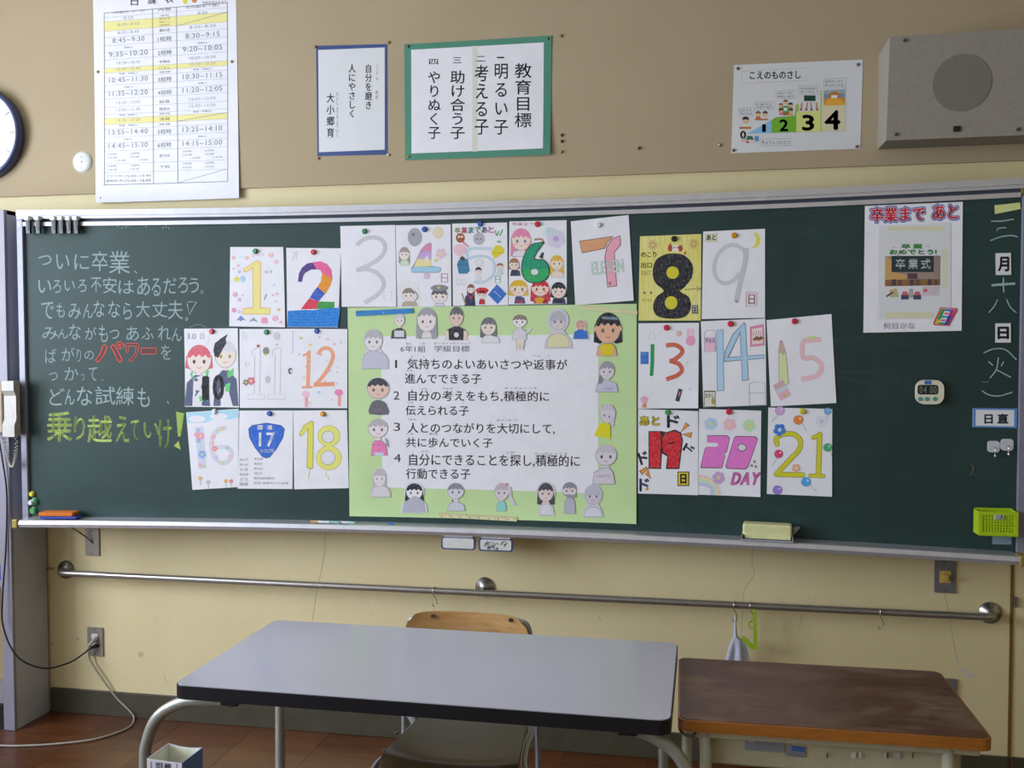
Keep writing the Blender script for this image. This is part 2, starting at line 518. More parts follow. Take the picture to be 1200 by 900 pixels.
FLW = [wood('floor_wood_%s' % k, *c, rough=0.36, scale=16, coat=0.25) for k, c in
       {'red': ('#6a3c1e', '#522a14', '#30170a'), 'brown': ('#683c1c', '#502b13', '#30180a'), 'amber': ('#70441f', '#573015', '#361c0b'), 'dark': ('#5e3519', '#4a2711', '#2c1508')}.items()]

def struct(name, bm, mat, parent=None): 
    o = obj(name, bm, mat, parent); o['kind'] = 'structure'; return o
bm = NB(); box(bm, LX, RX, 0.0, 0.14, 0, CZ); wall = struct('wall_front', bm, 'wall')
bm = NB(); box(bm, RX, RX+0.14, BY, 0.14, 0, CZ); struct('wall_right', bm, 'wall')
bm = NB(); box(bm, LX, RX, BY-0.14, BY, 0, CZ); struct('wall_back', bm, 'wall')
bm = NB(); box(bm, LX-0.14, RX+0.14, BY-0.14, 0.14, CZ, CZ+0.1); struct('ceiling', bm, 'ceil')
bm = NB()
box(bm, LX-0.14, LX, BY, 0.14, 0, WZ0); box(bm, LX-0.14, LX, BY, 0.14, WZ1, CZ)
ys = [BY]+[v for w in sorted(WINS) for v in w]+[0.14]
for a, b in zip(ys[::2], ys[1::2]): box(bm, LX-0.14, LX, a, b, WZ0, WZ1)
struct('wall_left', bm, 'wall')
gl = NT('window_glass'); gl.bs('Transmission Weight', 1.0); gl.bs('Roughness', 0.0); gl.bs('IOR', 1.02); M['glass'] = gl.m
for i, (a, b) in enumerate(WINS):
    bm = NB()
    for y in (a, (a+b)/2, b): box(bm, LX-0.06, LX-0.01, max(a, y-0.03), min(b, y+0.03), WZ0, WZ1)
    for z in (WZ0, WZ1-0.05): box(bm, LX-0.06, LX-0.01, a, b, z, z+0.05)
    w = struct('window_%d' % (i+1), bm, 'white_alu')
bm = NB(); box(bm, LX-0.1, RX+0.1, BY-0.1, 0.1, -0.1, -0.004); floor = struct('floor', bm, FLW[1])
# parquet blocks, one object each
meshes = []
for k in range(4):
    for q in range(2):
        t = NB(); n = 6; s = 0.3088
        for i in range(n):
            a = -s/2+i*s/n
            if q == 0: box(t, -s/2+0.0006, s/2-0.0006, a+0.0003, a+s/n-0.0003, -0.004, 0)
            else: box(t, -s/2+0.0006, s/2-0.0006, a+0.0003, a+s/n-0.0003, -0.004, -0.0004)
        me = bpy.data.meshes.new('floor_block'); bmesh.ops.recalc_face_normals(t, faces=t.faces); t.to_mesh(me); t.free(); me.materials.append(FLW[k]); meshes.append(me)
for i in range(14):
    for j in range(18):
        o = bpy.data.objects.new('floor_block', meshes[R.randrange(8)]); COL.objects.link(o)
        o.parent = floor; o.location = (-0.63-0.3088*5.5+0.3088*i, -0.008-0.3088*(j+0.5), 0)
        o.rotation_euler = (0, 0, PI if R.random() < 0.5 else 0)
bm = NB(); box(bm, -1.853, 1.828, -0.012, 0.0, 0, 0.100, 0.002); box(bm, 1.838, RX, -0.012, 0, 0, 0.100, 0.002); box(bm, LX, -2.6, -0.012, 0, 0, 0.1, 0.002)
struct('baseboard_front', bm, 'base')
M['seam'] = plain('brown_joint', '#7a5a22', 0.7)
bm = NB(); box(bm, 1.828, 1.838, -0.004, 0.0, 0.0, 0.84); struct('trim_1', bm, 'seam')
M['latch'] = plain('grey_latch', '#6f7178', 0.4, 0.6)
bm = NB(); p = onY(1189, 705, 0); box(bm, p.x-0.004, p.x+0.004, -0.012, 0, p.z-0.018, p.z+0.018, 0.003)
tag(obj('panel_latch', bm, 'latch'), 'tiny grey metal latch on wall right of the brown joint', 'latch')

# hairline cracks, plaster spots and scuffs on the lower wall
M['crack'] = plain('crack_brown', '#8a7c5a', 0.9)  # plain brown material for cracks
WL = Plane(0.0)
def wallmark(name, pts, w, col, **k):
    a = Art(WL, 0.0002); a.stroke(pts, w, col, **k); return a
a = Art(WL, 0.0)
for pts in ([(883, 640), (881, 660), (884, 672), (872, 692), (871, 706), (869, 742)], [(381, 622), (380, 650), (372, 690), (366, 727)],
            [(1106, 695), (1112, 716), (1115, 740), (1122, 775)], [(947, 698), (949, 702)], [(940, 720), (936, 738)], [(195, 800), (192, 790)], [(296, 740), (292, 752)], [(702, 722), (704, 728)]):
    a.stroke(pts, 0.6, '#b8ab84', n=3)
cr = a.build('hairline_crack', wall, 'ink'); cr['kind'] = 'stuff'
a = Art(WL, 0.0)
for x, y, r in ((1121, 747, 2.2), (1123, 776, 1.6), (1131, 786, 3), (1136, 790, 3), (1134, 793, 2), (1141, 791, 2), (1125, 760, 1), (1137, 818, 1.6)):
    a.poly([(x+r*R.uniform(0.5, 1.2)*math.cos(t), y+r*R.uniform(0.4, 1.3)*math.sin(t)) for t in [k*0.9 for k in range(7)]], '#c9cfdc')
pl = a.build('plaster_spot', wall, 'ink'); pl['kind'] = 'stuff'
a = Art(WL, 0.0)
for x, y, r in ((165, 767, 3.2), (91, 749, 2.2), (61, 755, 1.8)): a.disc(x, y, r, '#c4b88e', n=10)
a.stroke([(30, 668), (64, 666)], 3, '#a39675')
sm = a.build('scuff_mark', wall, 'ink'); sm['kind'] = 'stuff'

# upper display board
bm = NB(); c0 = onY(640, 223.5, -0.012); box(bm, -2.62, 3.3, -0.0125, -0.001, 2.128, CZ-0.05)
tag(obj('display_board', bm, 'cloth_board'), 'wide beige cloth covered pin board above the green chalkboard', 'pin board')

# ================================================================== CHALKBOARD
def chalk_green():
    nt = NT('chalkboard_green')
    n1 = noise(nt, 1.6, 6, 0.65, (1, 1, 0.6), dist=0.8); n2 = noise(nt, 7, 5, 0.7, (0.5, 1, 1.6), dist=1.2); n3 = noise(nt, 500, 2)
    a = mix(nt, ramp(nt, n1, [(0.35, 0.0), (0.75, 1.0)]), lin('#143130'), lin('#1f413f'))
    a = mix(nt, ramp(nt, n2, [(0.55, 0.0), (0.85, 0.30)]), a, lin('#466663'))
    nt.l(a, nt.b.inputs['Base Color']); nt.bs('Roughness', 0.5); nt.bs('Specular IOR Level', 0.5)
    bump(nt, n3, 0.0001, 0.3)
    return nt.m
M['green'] = chalk_green()
M['groove'] = plain('dark_groove', '#3a4150', 0.6)
M['brasscap'] = plain('aged_brass_cap', '#a8934f', 0.5, 0.3, 0.15, 60)
M['frame_alu'] = plain('lilac_aluminium', '#8c8d9f', 0.4, 0.1, 0.05)
cb = thing('chalkboard', 'long curved green chalkboard covered in taped papers', 'chalkboard', (0, -0.06, ZB))
ZT = ZB+BH
bm = NB(); n = 60
def sheet_curve(bm, x0, x1, z0, z1, n, back=0.0):
    fr = []
    for i in range(n+1):
        x = x0+(x1-x0)*i/n
        fr.append([bm.verts.new((x, board_y(x), z0)), bm.verts.new((x, board_y(x), z1)), bm.verts.new((x, back, z1)), bm.verts.new((x, back, z0))])
    for A, B in zip(fr, fr[1:]):
        for k in range(4): bm.faces.new((A[k], A[(k+1) % 4], B[(k+1) % 4], B[k]))
    bm.faces.new(fr[0]); bm.faces.new(fr[-1][::-1])
sheet_curve(bm, -BW-0.016, BW+0.016, ZB-0.03, ZT+0.055, n, -0.0125)
obj('writing_surface', bm, 'green', cb, smooth=False)
def ztop(px, py):     # height on the board curve of an image point
    return Board.hit(px, py)[1]
rail_prof = lambda d0, d1, z0, z1: [(d0, z0), (d1, z0), (d1, z1), (d0, z1)]
bm = NB(); sweep_x(bm, rail_prof(-0.001, 0.010, ZT-0.004, ZT+0.011), -BW-0.018, BW-0.005, n); obj('lower_rail', bm, 'white_alu', cb)
bm = NB(); sweep_x(bm, rail_prof(-0.001, 0.003, ZT+0.010, ZT+0.026), -BW-0.018, BW-0.005, n); obj('groove', bm, 'groove', cb)
bm = NB(); sweep_x(bm, [(-0.001, ZT+0.023), (0.018, ZT+0.023), (0.018, ZT+0.030), (0.015, ZT+0.031), (0.015, ZT+0.034), (0.020, ZT+0.035), (0.020, ZT+0.056), (-0.001, ZT+0.056)], -BW-0.018, BW+0.03, n)
obj('upper_rail', bm, 'white_alu', cb)
for s in (-1, 1):
    bm = NB(); x0, x1 = (-BW-0.026, -BW) if s < 0 else (BW, BW+0.045)
    y = board_y(BW)
    box(bm, x0, x1, y-0.012, -0.001, ZB-0.02, ZT+(0.05 if s < 0 else 0.0), 0.002)
    obj('side_frame', bm, 'frame_alu', cb)
bm = NB(); p = Board.hit(1196, 240); box(bm, BW-0.004, BW+0.04, board_y(BW)-0.006, -0.001, ZT, ZT+0.03, 0.002); obj('corner_bracket', bm, 'brasscap', cb)
TD = 0.088
bm = NB(); sweep_x(bm, [(-0.001, ZB-0.012), (TD-0.012, ZB-0.012), (TD-0.012, ZB-0.028), (TD, ZB-0.028), (TD+0.004, ZB-0.016), (TD, ZB-0.002), (TD-0.008, ZB), (TD-0.012, ZB-0.004), (-0.001, ZB-0.002)], -BW+0.005, BW-0.01, n)
obj('chalk_tray', bm, 'white_alu', cb)
for s in (-1, 1):
    bm = NB(); x = s*(BW-0.002); y = board_y(x)
    box(bm, x-0.012, x+0.012, y-TD-0.007, y-TD+(0.012 if s < 0 else 0.05), ZB-0.031, ZB+0.003, 0.004); obj('tray_end_cap', bm, 'brasscap', cb)
# magnetic plate holders hanging below the tray
M['navy'] = plain('navy_plastic', '#43507a', 0.4)
def plate_holder(px0, py0, px1, py1, label, scrib):
    y = -0.150
    a, b = onY(px0, py0, y), onY(px1, py1, y)
    t = thing('label_holder', label, 'label holder', ((a.x+b.x)/2, y, (a.z+b.z)/2), 'label holders below the tray')
    bm = NB(); w, h = b.x-a.x, a.z-b.z
    prism(bm, [((a.x+b.x)/2+u, y+0.008, (a.z+b.z)/2+v) for u, v in rrect(0, 0, w, h, 0.010)], (0, -0.008, 0)); obj('holder_frame', bm, 'navy', t)
    bm = NB(); prism(bm, [((a.x+b.x)/2+u, y+0.001, (a.z+b.z)/2+v) for u, v in rrect(0, 0.001, w-0.012, h-0.008, 0.007)], (0, -0.0022, 0)); obj('white_insert', bm, 'white_plastic', t)
    bm = NB(); box(bm, a.x+0.01, b.x-0.01, y+0.002, y+0.03, a.z-0.004, ZB-0.012); obj('mounting_clip', bm, 'white_alu', t)
    if scrib:
        ar = Art(Plane(y), 0.0013)
        for k in range(26):
            x = px0+6+R.random()*(px1-px0-13); yy = py0+3.5+R.random()*(py1-py0-7)
            ar.stroke([(x, yy), (x+R.uniform(-3, 3), yy+R.uniform(-2, 2)), (x+R.uniform(-3, 3), yy+R.uniform(-2.5, 2.5))], R.uniform(0.5, 1.4), '#6d6f7c', n=2)
        ar.build('smudged_ink', t)
plate_holder(517, 629, 557, 645, 'blank white label holder with navy rim under tray', False)
plate_holder(561, 631, 601, 647, 'white label holder with navy rim and smudged black ink under tray', True)

# ================================================================== CABINET at the left end of the board
M['lilac_steel'] = plain('lilac_grey_steel', '#93909f', 0.45, 0.0, 0.05, 8)  # front faces darkened in colour against the near window's light
M['lightened_steel'] = plain('lightened_steel_side', '#b6bac8', 0.45, 0.0, 0.05, 8)  # same steel, lightened in colour to imitate more light on the side
cab = thing('shelf_cabinet', 'tall lilac grey steel shelf unit at the left end of the chalkboard', 'cabinet', (-2.2, -0.1, 0))
YF = -0.205
bm = NB(); box(bm, -1.874, -1.858, YF, -0.0125, 0, 2.042, 0.001); obj('side_panel', bm, 'lightened_steel', cab)
bm = NB(); box(bm, -1.906, -1.857, YF-0.016, YF, 0, 2.042, 0.002); obj('corner_stile', bm, 'lilac_steel', cab)
bm = NB(); box(bm, -2.58, -2.50, YF-0.016, -0.0125, 0, 2.042, 0.002); obj('side_panel', bm, 'lightened_steel', cab)
bm = NB(); box(bm, -2.499, -1.907, YF-0.016, YF, 1.385, 2.042, 0.002); obj('upper_panel', bm, 'lilac_steel', cab)
bm = NB(); box(bm, -2.58, -1.858, YF, -0.0125, 2.026, 2.042); obj('top_panel', bm, 'lilac_steel', cab)
M['interior'] = plain('beige_cabinet_back', '#b09a6c', 0.6)
bm = NB(); box(bm, -2.5, -1.875, -0.020, -0.0125, 0, 2.02); obj('back_panel', bm, 'interior', cab)
for z in (0.10, 0.565, 1.0):
    bm = NB(); box(bm, -2.5, -1.875, YF, -0.021, z, z+0.025); obj('shelf', bm, 'lilac_steel', cab)
bm = NB(); box(bm, -2.5, -1.907, YF-0.01, YF, 0, 0.099); obj('plinth', bm, 'black', cab)
M['blue_book'] = plain('blue_cover', '#2a4fae', 0.5)
bm = NB(); box(bm, -2.14, -1.90, -0.19, -0.05, 0.592, 0.615, 0.002); tag(obj('book', bm, 'blue_book'), 'blue book lying on the shelf of the grey cabinet', 'book')

# intercom telephone
M['phone'] = plain('warm_grey_plastic', '#b9b4ad', 0.35)
M['phone_base'] = plain('blue_grey_plastic', '#8f93a4', 0.35)
M['phone2'] = plain('tan_plastic', '#a58f78', 0.4)
ph = thing('wall_telephone', 'grey wall telephone mounted beside the chalkboard left edge', 'telephone', (-1.88, -0.24, 1.27))
y0 = YF-0.016
bm = NB(); box(bm, -1.935, -1.806, y0-0.024, y0, 1.176, 1.378, 0.006); obj('base', bm, 'phone_base', ph)
bm = NB(); box(bm, -1.935, -1.842, y0-0.050, y0-0.0245, 1.180, 1.374, 0.006); obj('cradle', bm, 'phone2', ph)
bm = NB(); hx = -1.836
pts = [(hx, y0-0.026, 1.170), (hx, y0-0.060, 1.168), (hx, y0-0.060, 1.212), (hx, y0-0.048, 1.235), (hx, y0-0.048, 1.325), (hx, y0-0.060, 1.345), (hx, y0-0.060, 1.382), (hx, y0-0.026, 1.382)]
prism(bm, pts, (0.052, 0, 0), 0.005); obj('handset', bm, 'phone', ph)
bm = NB(); pts = []
for k in range(200):
    t = k/199; a = t*2*PI*34; d = math.sin(t*PI)
    pts.append((-1.850+0.052*t+0.0055*math.cos(a)+0.004*d, y0-0.030+0.0055*math.sin(a), 1.174-0.125*d**0.6))
tube(bm, pts, 0.0018, 5, 1, sm=False); obj('coiled_cord', bm, 'phone', ph, smooth=True)
# black power cable from the phone to the socket
M['cable_black'] = plain('black_cable', '#16161c', 0.45)
M['cable_grey'] = plain('grey_cable', '#a8a29a', 0.5)
bm = NB()
def YP(px, py, y): return tuple(onY(px, py, y))
pts = [YP(-3, 505, -0.235), YP(3, 540, -0.232), YP(8, 580, -0.228), YP(7, 640, -0.228), YP(3, 700, -0.240), YP(4, 735, -0.245), YP(20, 769, -0.245), YP(50, 783, -0.20), YP(80, 777, -0.12), YP(98, 766, -0.055), YP(104, 761, -0.035)]
tube(bm, pts, 0.0032, 8, 8); tag(obj('power_cable', bm, 'cable_black', smooth=True), 'thin black cable hanging from telephone down to wall socket', 'cable')
bm = NB()
G = lambda px, py: tuple(onZ(px, py, 0.005))
pts = [YP(105, 758, -0.030), YP(105, 772, -0.02), YP(118, 793, -0.02), YP(136, 817, -0.014), YP(152, 833, -0.018), G(157, 842), G(150, 853), G(112, 866), G(62, 872), G(20, 874), G(-20, 874), G(-120, 880)]
tube(bm, pts, 0.0038, 8, 8); tag(obj('extension_cable', bm, 'cable_grey', smooth=True), 'pale grey cable looping from wall socket across the wooden floor', 'cable')

def wall_plate(name, cat, label, px, py, w, h, mat='steel', y=0.0):
    p = onY(px, py, y)
    t = thing(name, label, cat, (p.x, y, p.z))
    bm = NB(); prism(bm, [(p.x+u, y-0.0005, p.z+v) for u, v in rrect(0, 0, w, h, 0.003, 3)], (0, -0.006, 0), 0.0015, 2); obj('cover_plate', bm, mat, t)
    for s in (-1, 1):
        bm = NB(); cyl(bm, (p.x, y-0.006, p.z+s*h*0.42), (0, -1, 0), 0.0028, 0.0012, 10); obj('screw', bm, 'dark_metal', t)
    return t, p
M['plate'] = plain('brushed_plate', '#a9a39c', 0.38, 0.5, 0.08, 90, stretch=(1, 1, 12))
M['plate_dk'] = plain('grey_plate', '#8b8c96', 0.38, 0.5, 0.08, 90)
t, p = wall_plate('wall_socket', 'socket', 'steel wall socket with two plugs above the left skirting', 112.5, 751.5, 0.070, 0.118, 'plate')
for dz in (0.022, -0.012):
    bm = NB(); prism(bm, [(p.x+u-0.001, -0.006, p.z+dz+v) for u, v in rrect(0, 0, 0.028, 0.022, 0.004, 3)], (0, -0.003, 0)); obj('outlet', bm, 'white_plastic', t)
bm = NB(); q = onY(111, 750, -0.012); tube(bm, [(q.x+0.006, -0.006, q.z+0.006), (q.x-0.001, -0.024, q.z-0.003), (q.x-0.014, -0.030, q.z-0.020), YP(105, 759, -0.030)], lambda t: 0.010-0.006*t, 10, 4); tag(obj('plug', bm, 'cable_grey', smooth=True), 'grey plug of the pale cable in the wall socket', 'plug')
bm = NB(); q = onY(114, 756.5, -0.010); tube(bm, [(q.x, -0.006, q.z), (q.x-0.012, -0.026, q.z-0.003), YP(104.5, 761, -0.035)], lambda t: 0.009-0.005*t, 10, 4); tag(obj('plug', bm, 'cable_black', smooth=True), 'black plug of the telephone cable in the wall socket', 'plug')
t, p = wall_plate('cable_outlet_plate', 'wall plate', 'blank steel wall plate with short wire under the left of the tray', 109, 635, 0.062, 0.112, 'plate')
bm = NB(); tube(bm, [(p.x+0.005, -0.006, p.z-0.005), (p.x-0.010, -0.020, p.z+0.018), (p.x-0.034, -0.040, p.z+0.046), (p.x-0.045, -0.10, p.z+0.085)], 0.0028, 8, 5); obj('wire', bm, 'dark_metal', t, smooth=True)
t, p = wall_plate('wall_switch', 'switch', 'grey plate with cream knob under the right of the tray', 1107, 675.5, 0.068, 0.112, 'plate_dk')
M['cream_sw'] = plain('cream_switch', '#d8b868', 0.4)
bm = NB(); box(bm, p.x-0.018, p.x+0.018, -0.012, -0.006, p.z-0.020, p.z+0.022, 0.001); s_ = obj('switch_body', bm, 'cream_sw', t)
bm = NB(); cyl(bm, (p.x, -0.012, p.z), (0, -1, 0), 0.011, 0.010, 20, bev=0.001); obj('knob', bm, 'cream_sw', s_)
bm = NB(); prism(bm, [(p.x+0.006, -0.022, p.z+0.010), (p.x+0.014, -0.022, p.z+0.002), (p.x+0.006, -0.022, p.z-0.010), (p.x+0.009, -0.022, p.z)], (0, -0.004, 0)); obj('pointer', bm, 'dark_metal', s_)
wall_plate('cable_outlet_plate', 'wall plate', 'dark grey wall plate half hidden behind the wooden desk', 1108, 813, 0.07, 0.11, 'plate_dk')
# round plate beside timetable
p = onY(97, 190, -0.012)
t = thing('round_cover_plate', 'round white cover plate left of the timetable poster', 'wall plate', (p.x, -0.012, p.z))
bm = NB(); lathe(bm, [(0, 0.010), (0.030, 0.009), (0.041, 0.005), (0.0435, 0)], (p.x, -0.0125, p.z), (0, -1, 0)); obj('disc', bm, 'white_plastic', t, smooth=True)
for dz, r in ((0.020, 0.0028), (0, 0.0048), (-0.026, 0.0028)):
    bm = NB(); cyl(bm, (p.x+0.001, -0.0205, p.z+dz), (0, -1, 0), r, 0.0025, 10); obj('screw', bm, 'dark_metal', t)

# ================================================================== HANDRAIL with hooks
hr = thing('wall_rail', 'long thin steel rail running along the wall below the tray', 'rail', (0, -0.06, 0.6))
ZR = 0.5945
M['rail'] = plain('rail_steel', '#aaa6a2', 0.3, 0.75, 0.1, 30, stretch=(1, 8, 8))
bm = NB(); xa, xb = -1.765, 1.755
eL = [tuple(v) for v in smooth_pts([(xa-0.012, -0.012, ZR), (xa-0.010, -0.04, ZR), (xa+0.006, -0.057, ZR), (xa+0.03, -0.06, ZR)], 5)]
eR = [tuple(v) for v in smooth_pts([(xb-0.03, -0.06, ZR), (xb-0.006, -0.057, ZR), (xb+0.008, -0.04, ZR), (xb+0.010, -0.012, ZR)], 5)]
tube(bm, eL+eR, 0.0125, 14, 1, sm=False); obj('bar', bm, 'rail', hr, smooth=True)
for x in (xa-0.012, -0.008, xb+0.010):
    bm = NB(); lathe(bm, [(0, 0.018), (0.016, 0.018), (0.020, 0.010), (0.036, 0.006), (0.038, 0)], (x, -0.0005, ZR+(0.0 if abs(x) > 1 else 0.008)), (0, -1, 0)); f = obj('flange', bm, 'steel', hr, smooth=True)
    for dz in (0.024, -0.024):
        bm = NB(); cyl(bm, (x, -0.007, ZR+dz+(0.0 if abs(x) > 1 else 0.008)), (0, -1, 0), 0.0045, 0.004, 8); obj('screw', bm, 'chrome', f)
bm = NB(); cyl(bm, (-0.008, -0.01, ZR+0.002), (0, -1, 0), 0.008, 0.05, 12); obj('support_arm', bm, 'dark_metal', hr)
def s_hook(px, label, hang=0.055, mat='chrome'):
    p = onY(px, 700, -0.06); x = p.x
    bm = NB()
    tube(bm, [(x+0.004, -0.045, ZR-0.012), (x+0.005, -0.046, ZR+0.006), (x+0.003, -0.060, ZR+0.0160), (x, -0.0755, ZR+0.008), (x, -0.076, ZR-0.010), (x+0.008, -0.070, ZR-0.026), (x+0.012, -0.063, ZR-0.042), (x+0.008, -0.062, ZR-hang), (x-0.003, -0.064, ZR-hang-0.002), (x-0.006, -0.066, ZR-hang+0.010)], 0.0016, 7, 5)
    return tag(obj('s_hook', bm, mat, smooth=True), label, 'hook', 'hooks on the wall rail'), x
s_hook(509, 'steel s-hook on the rail above the wooden chair back')
_, xh1 = s_hook(860, 'steel s-hook on the rail holding the pale cloth')
_, xh2 = s_hook(879, 'steel s-hook on the rail holding the lime green hanger')
s_hook(1031, 'empty steel s-hook on the rail above the wooden desk')
# hanging cloth and green hanger
M['clothm'] = plain('pale_blue_cloth', '#c4c6dc', 0.9, var=0.05, scale=30)
y = -0.062
bm = NB(); rows = []
prof = [(722, 860.8, 862.6), (735, 860.2, 863.2), (746, 859.5, 864.5), (750, 857.2, 872), (760, 853.5, 875.5), (775, 849.5, 878.5), (800, 846.5, 881), (822, 846, 882)]
for (py, x0, x1) in prof:
    rr = []
    for k in range(13):
        u = k/12; q = onY(x0+(x1-x0)*u, py+(2 if 0 < k < 12 and py > 750 else 0), y)
        rr.append((q.x, y-0.006*math.sin(u*PI)-(0.006*math.sin(u*12+0.6) if py > 750 else 0), q.z))
    rows.append(rr)
fr = [[bm.verts.new(p) for p in r] for r in rows]; bk = [[bm.verts.new((p[0], p[1]+0.004, p[2])) for p in r] for r in rows]
for A, B in ((fr, 1), (bk, -1)):
    for j in range(len(A)-1):
        for i in range(12): bm.faces.new((A[j][i], A[j+1][i], A[j+1][i+1], A[j][i+1])[::B])
for j in range(len(fr)-1):
    bm.faces.new((fr[j][0], bk[j][0], bk[j+1][0], fr[j+1][0])); bm.faces.new((fr[j][12], fr[j+1][12], bk[j+1][12], bk[j][12]))
tag(obj('hanging_cloth', bm, 'clothm', smooth=True), 'pale blue cloth hanging from an s-hook behind the desk', 'cloth')
M['lime'] = plain('lime_plastic', '#a6c832', 0.35)
bm = NB(); y = -0.064
def PY(L, y=y): return [tuple(onY(a, b, y)) for a, b in L]
prism(bm, PY([(882.5, 716), (884.5, 713), (886.5, 716), (887.5, 760), (884, 761), (881, 760.5), (870, 750), (868, 747.5), (871, 745), (876, 748), (881.5, 755), (883.2, 753)]), (0, -0.008, 0))
tube(bm, [tuple(onY(a, b, y-0.004)) for a, b in ((883.5, 727), (879, 727), (877, 731), (879, 735.5), (883.5, 736))], 0.003, 8, 4)
tag(obj('plastic_hanger', bm, 'lime'), 'lime green plastic hanger hook next to the pale cloth', 'hanger')

# ================================================================== WALL CLOCK, SPEAKER
M['clockrim'] = plain('navy_clock_rim', '#3a4270', 0.35)
M['pale_mark'] = plain('pale_grey_mark', '#b4b8c2', 0.5)  # hour marks paled in colour to imitate overexposed glare
M['clockface'] = plain('white_clock_face', '#f2f3f6', 0.25)
p = onY(-24, 157, -0.045)
t = thing('wall_clock', 'round wall clock with dark blue rim cut by the left edge', 'clock', (p.x, -0.012, p.z))
cx, cz = p.x, p.z
bm = NB(); lathe(bm, [(0, 0.0), (0.180, 0.0), (0.188, 0.010), (0.186, 0.040), (0.180, 0.046), (0.172, 0.042), (0.170, 0.032), (0, 0.032)], (cx, -0.0125, cz), (0, -1, 0), 64); obj('rim', bm, 'clockrim', t, smooth=True)
bm = NB(); cyl(bm, (cx, -0.043, cz), (0, -1, 0), 0.1705, 0.003, 64); fc = obj('clock_face', bm, 'clockface', t)
for k in range(12):
    a = k*PI/6; bm = NB(); box(bm, -0.003, 0.003, -0.0475, -0.0461, 0.140, 0.162, mat=Matrix.Translation((cx, 0, cz))@Matrix.Rotation(a, 4, 'Y')); obj('hour_mark', bm, 'pale_mark', fc)
for nm, a, l, w in (('hour_hand', 5.5, 0.08, 0.006), ('minute_hand', 3.4, 0.125, 0.004)):
    bm = NB(); box(bm, -w, w, -0.0490, -0.0475, -0.02, l, mat=Matrix.Translation((cx, 0, cz))@Matrix.Rotation(a, 4, 'Y')); obj(nm, bm, 'black', t)

M['spk'] = plain('grey_beige_speaker', '#a09a90', 0.6, var=0.05, scale=90)
M['spk_dk'] = plain('speaker_grille', '#88837a', 0.8, var=0.12, scale=400)
sp = thing('wall_speaker', 'grey box loudspeaker mounted high on the wall at right', 'speaker', (1.65, -0.1, 2.34))
xL, xR = 1.378, 2.02
A0, A1 = onY(1045, 42.5, -0.205), onY(1036.5, 164, -0.175)
fz1, fz0 = 2.506, 2.180
prof = [(-0.0125, 2.501), (-0.0125, 2.183), (-0.170, 2.180), (-0.212, 2.503)]
bm = NB(); prism(bm, [(xL, a, b) for a, b in prof], (xR-xL, 0, 0), 0.004); obj('cabinet_body', bm, 'spk', sp)
nrm = Vector((0, -(2.503-2.180), -(0.212-0.170))).normalized()
cf = lambda px, py: onY(px, py, -0.192)
def face_y(z): return -0.170-(0.212-0.170)*(z-2.180)/(2.503-2.180)
q = cf(1127, 97); 
bm = NB(); cyl(bm, Vector((q.x, face_y(q.z), q.z))-nrm*0.001, nrm, 0.088, 0.003, 48); obj('round_grille', bm, 'spk_dk', sp)
for px, py in ((1059, 49.5), (1052, 156), (1195.5, 150)):
    q = cf(px, py); bm = NB(); cyl(bm, Vector((q.x, face_y(q.z), q.z))-nrm*0.001, nrm, 0.006, 0.005, 12); obj('screw', bm, 'dark_metal', sp)
q = cf(1123, 149.5); bm = NB(); box(bm, q.x-0.011, q.x+0.011, face_y(q.z)-0.004, face_y(q.z)+0.003, q.z-0.009, q.z+0.009, 0.001); obj('badge', bm, 'black', sp)
bm = NB(); box(bm, xL+0.004, xL+0.007, -0.205, -0.17, 2.186, 2.498); 

# ================================================================== FURNITURE
def RM(x, y, r): return Matrix.Translation((x, y, 0))@Matrix.Rotation(r, 4, 'Z')
M['lam'] = plain('lilac_grey_laminate', '#b9b8c4', 0.22, var=0.02, scale=3)
M['edge'] = plain('navy_black_edging', '#14161f', 0.35)
M['legs'] = plain('grey_beige_painted_tube', '#a9aaa4', 0.3, 0.35, 0.06, 30)
tb = thing('folding_table', 'lilac grey laminate table with dark edging before the chalkboard', 'table', (0.13, -1.16, 0))
TM = RM(-0.455, -1.4415, -0.0061); W_, D_, H_ = 1.18, 0.563, 0.70
def plate(bm, w, d, z0, z1, r, m, ins=0.0, bev=0.0):
    prism(bm, [m@Vector((u, v, z0)) for u, v in rrect(w/2, d/2, w-2*ins, d-2*ins, r)], (0, 0, z1-z0), bev)
bm = NB(); plate(bm, W_, D_, H_-0.034, H_-0.002, 0.028, TM, 0, 0.003); obj('edge_band', bm, 'edge', tb)
bm = NB(); plate(bm, W_, D_, H_-0.0019, H_, 0.026, TM, 0.0025); obj('tabletop', bm, 'lam', tb)
def leg(pts, r, name, par, mat='legs', m=None, cap=True):
    bm = NB(); tube(bm, [tuple(m@Vector(p)) if m else p for p in pts], r, 14, 6); o = obj(name, bm, mat, par, smooth=True); return o
leg([(-0.32, -1.40, 0.653), (-0.38, -1.40, 0.652), (-0.45, -1.40, 0.643), (-0.515, -1.40, 0.605), (-0.548, -1.40, 0.54), (-0.556, -1.40, 0.45), (-0.56, -1.40, 0.004)], 0.0145, 'leg', tb)
leg([(0.615, -1.40, 0.654), (0.65, -1.40, 0.653), (0.69, -1.40, 0.640), (0.735, -1.40, 0.610), (0.765, -1.40, 0.555), (0.778, -1.40, 0.47), (0.785, -1.40, 0.004)], 0.0145, 'leg', tb)
leg([(-0.26, -0.95, 0.652), (-0.33, -0.95, 0.651), (-0.385, -0.95, 0.63), (-0.402, -0.95, 0.58), (-0.404, -0.95, 0.5), (-0.408, -0.95, 0.004)], 0.0145, 'leg', tb)
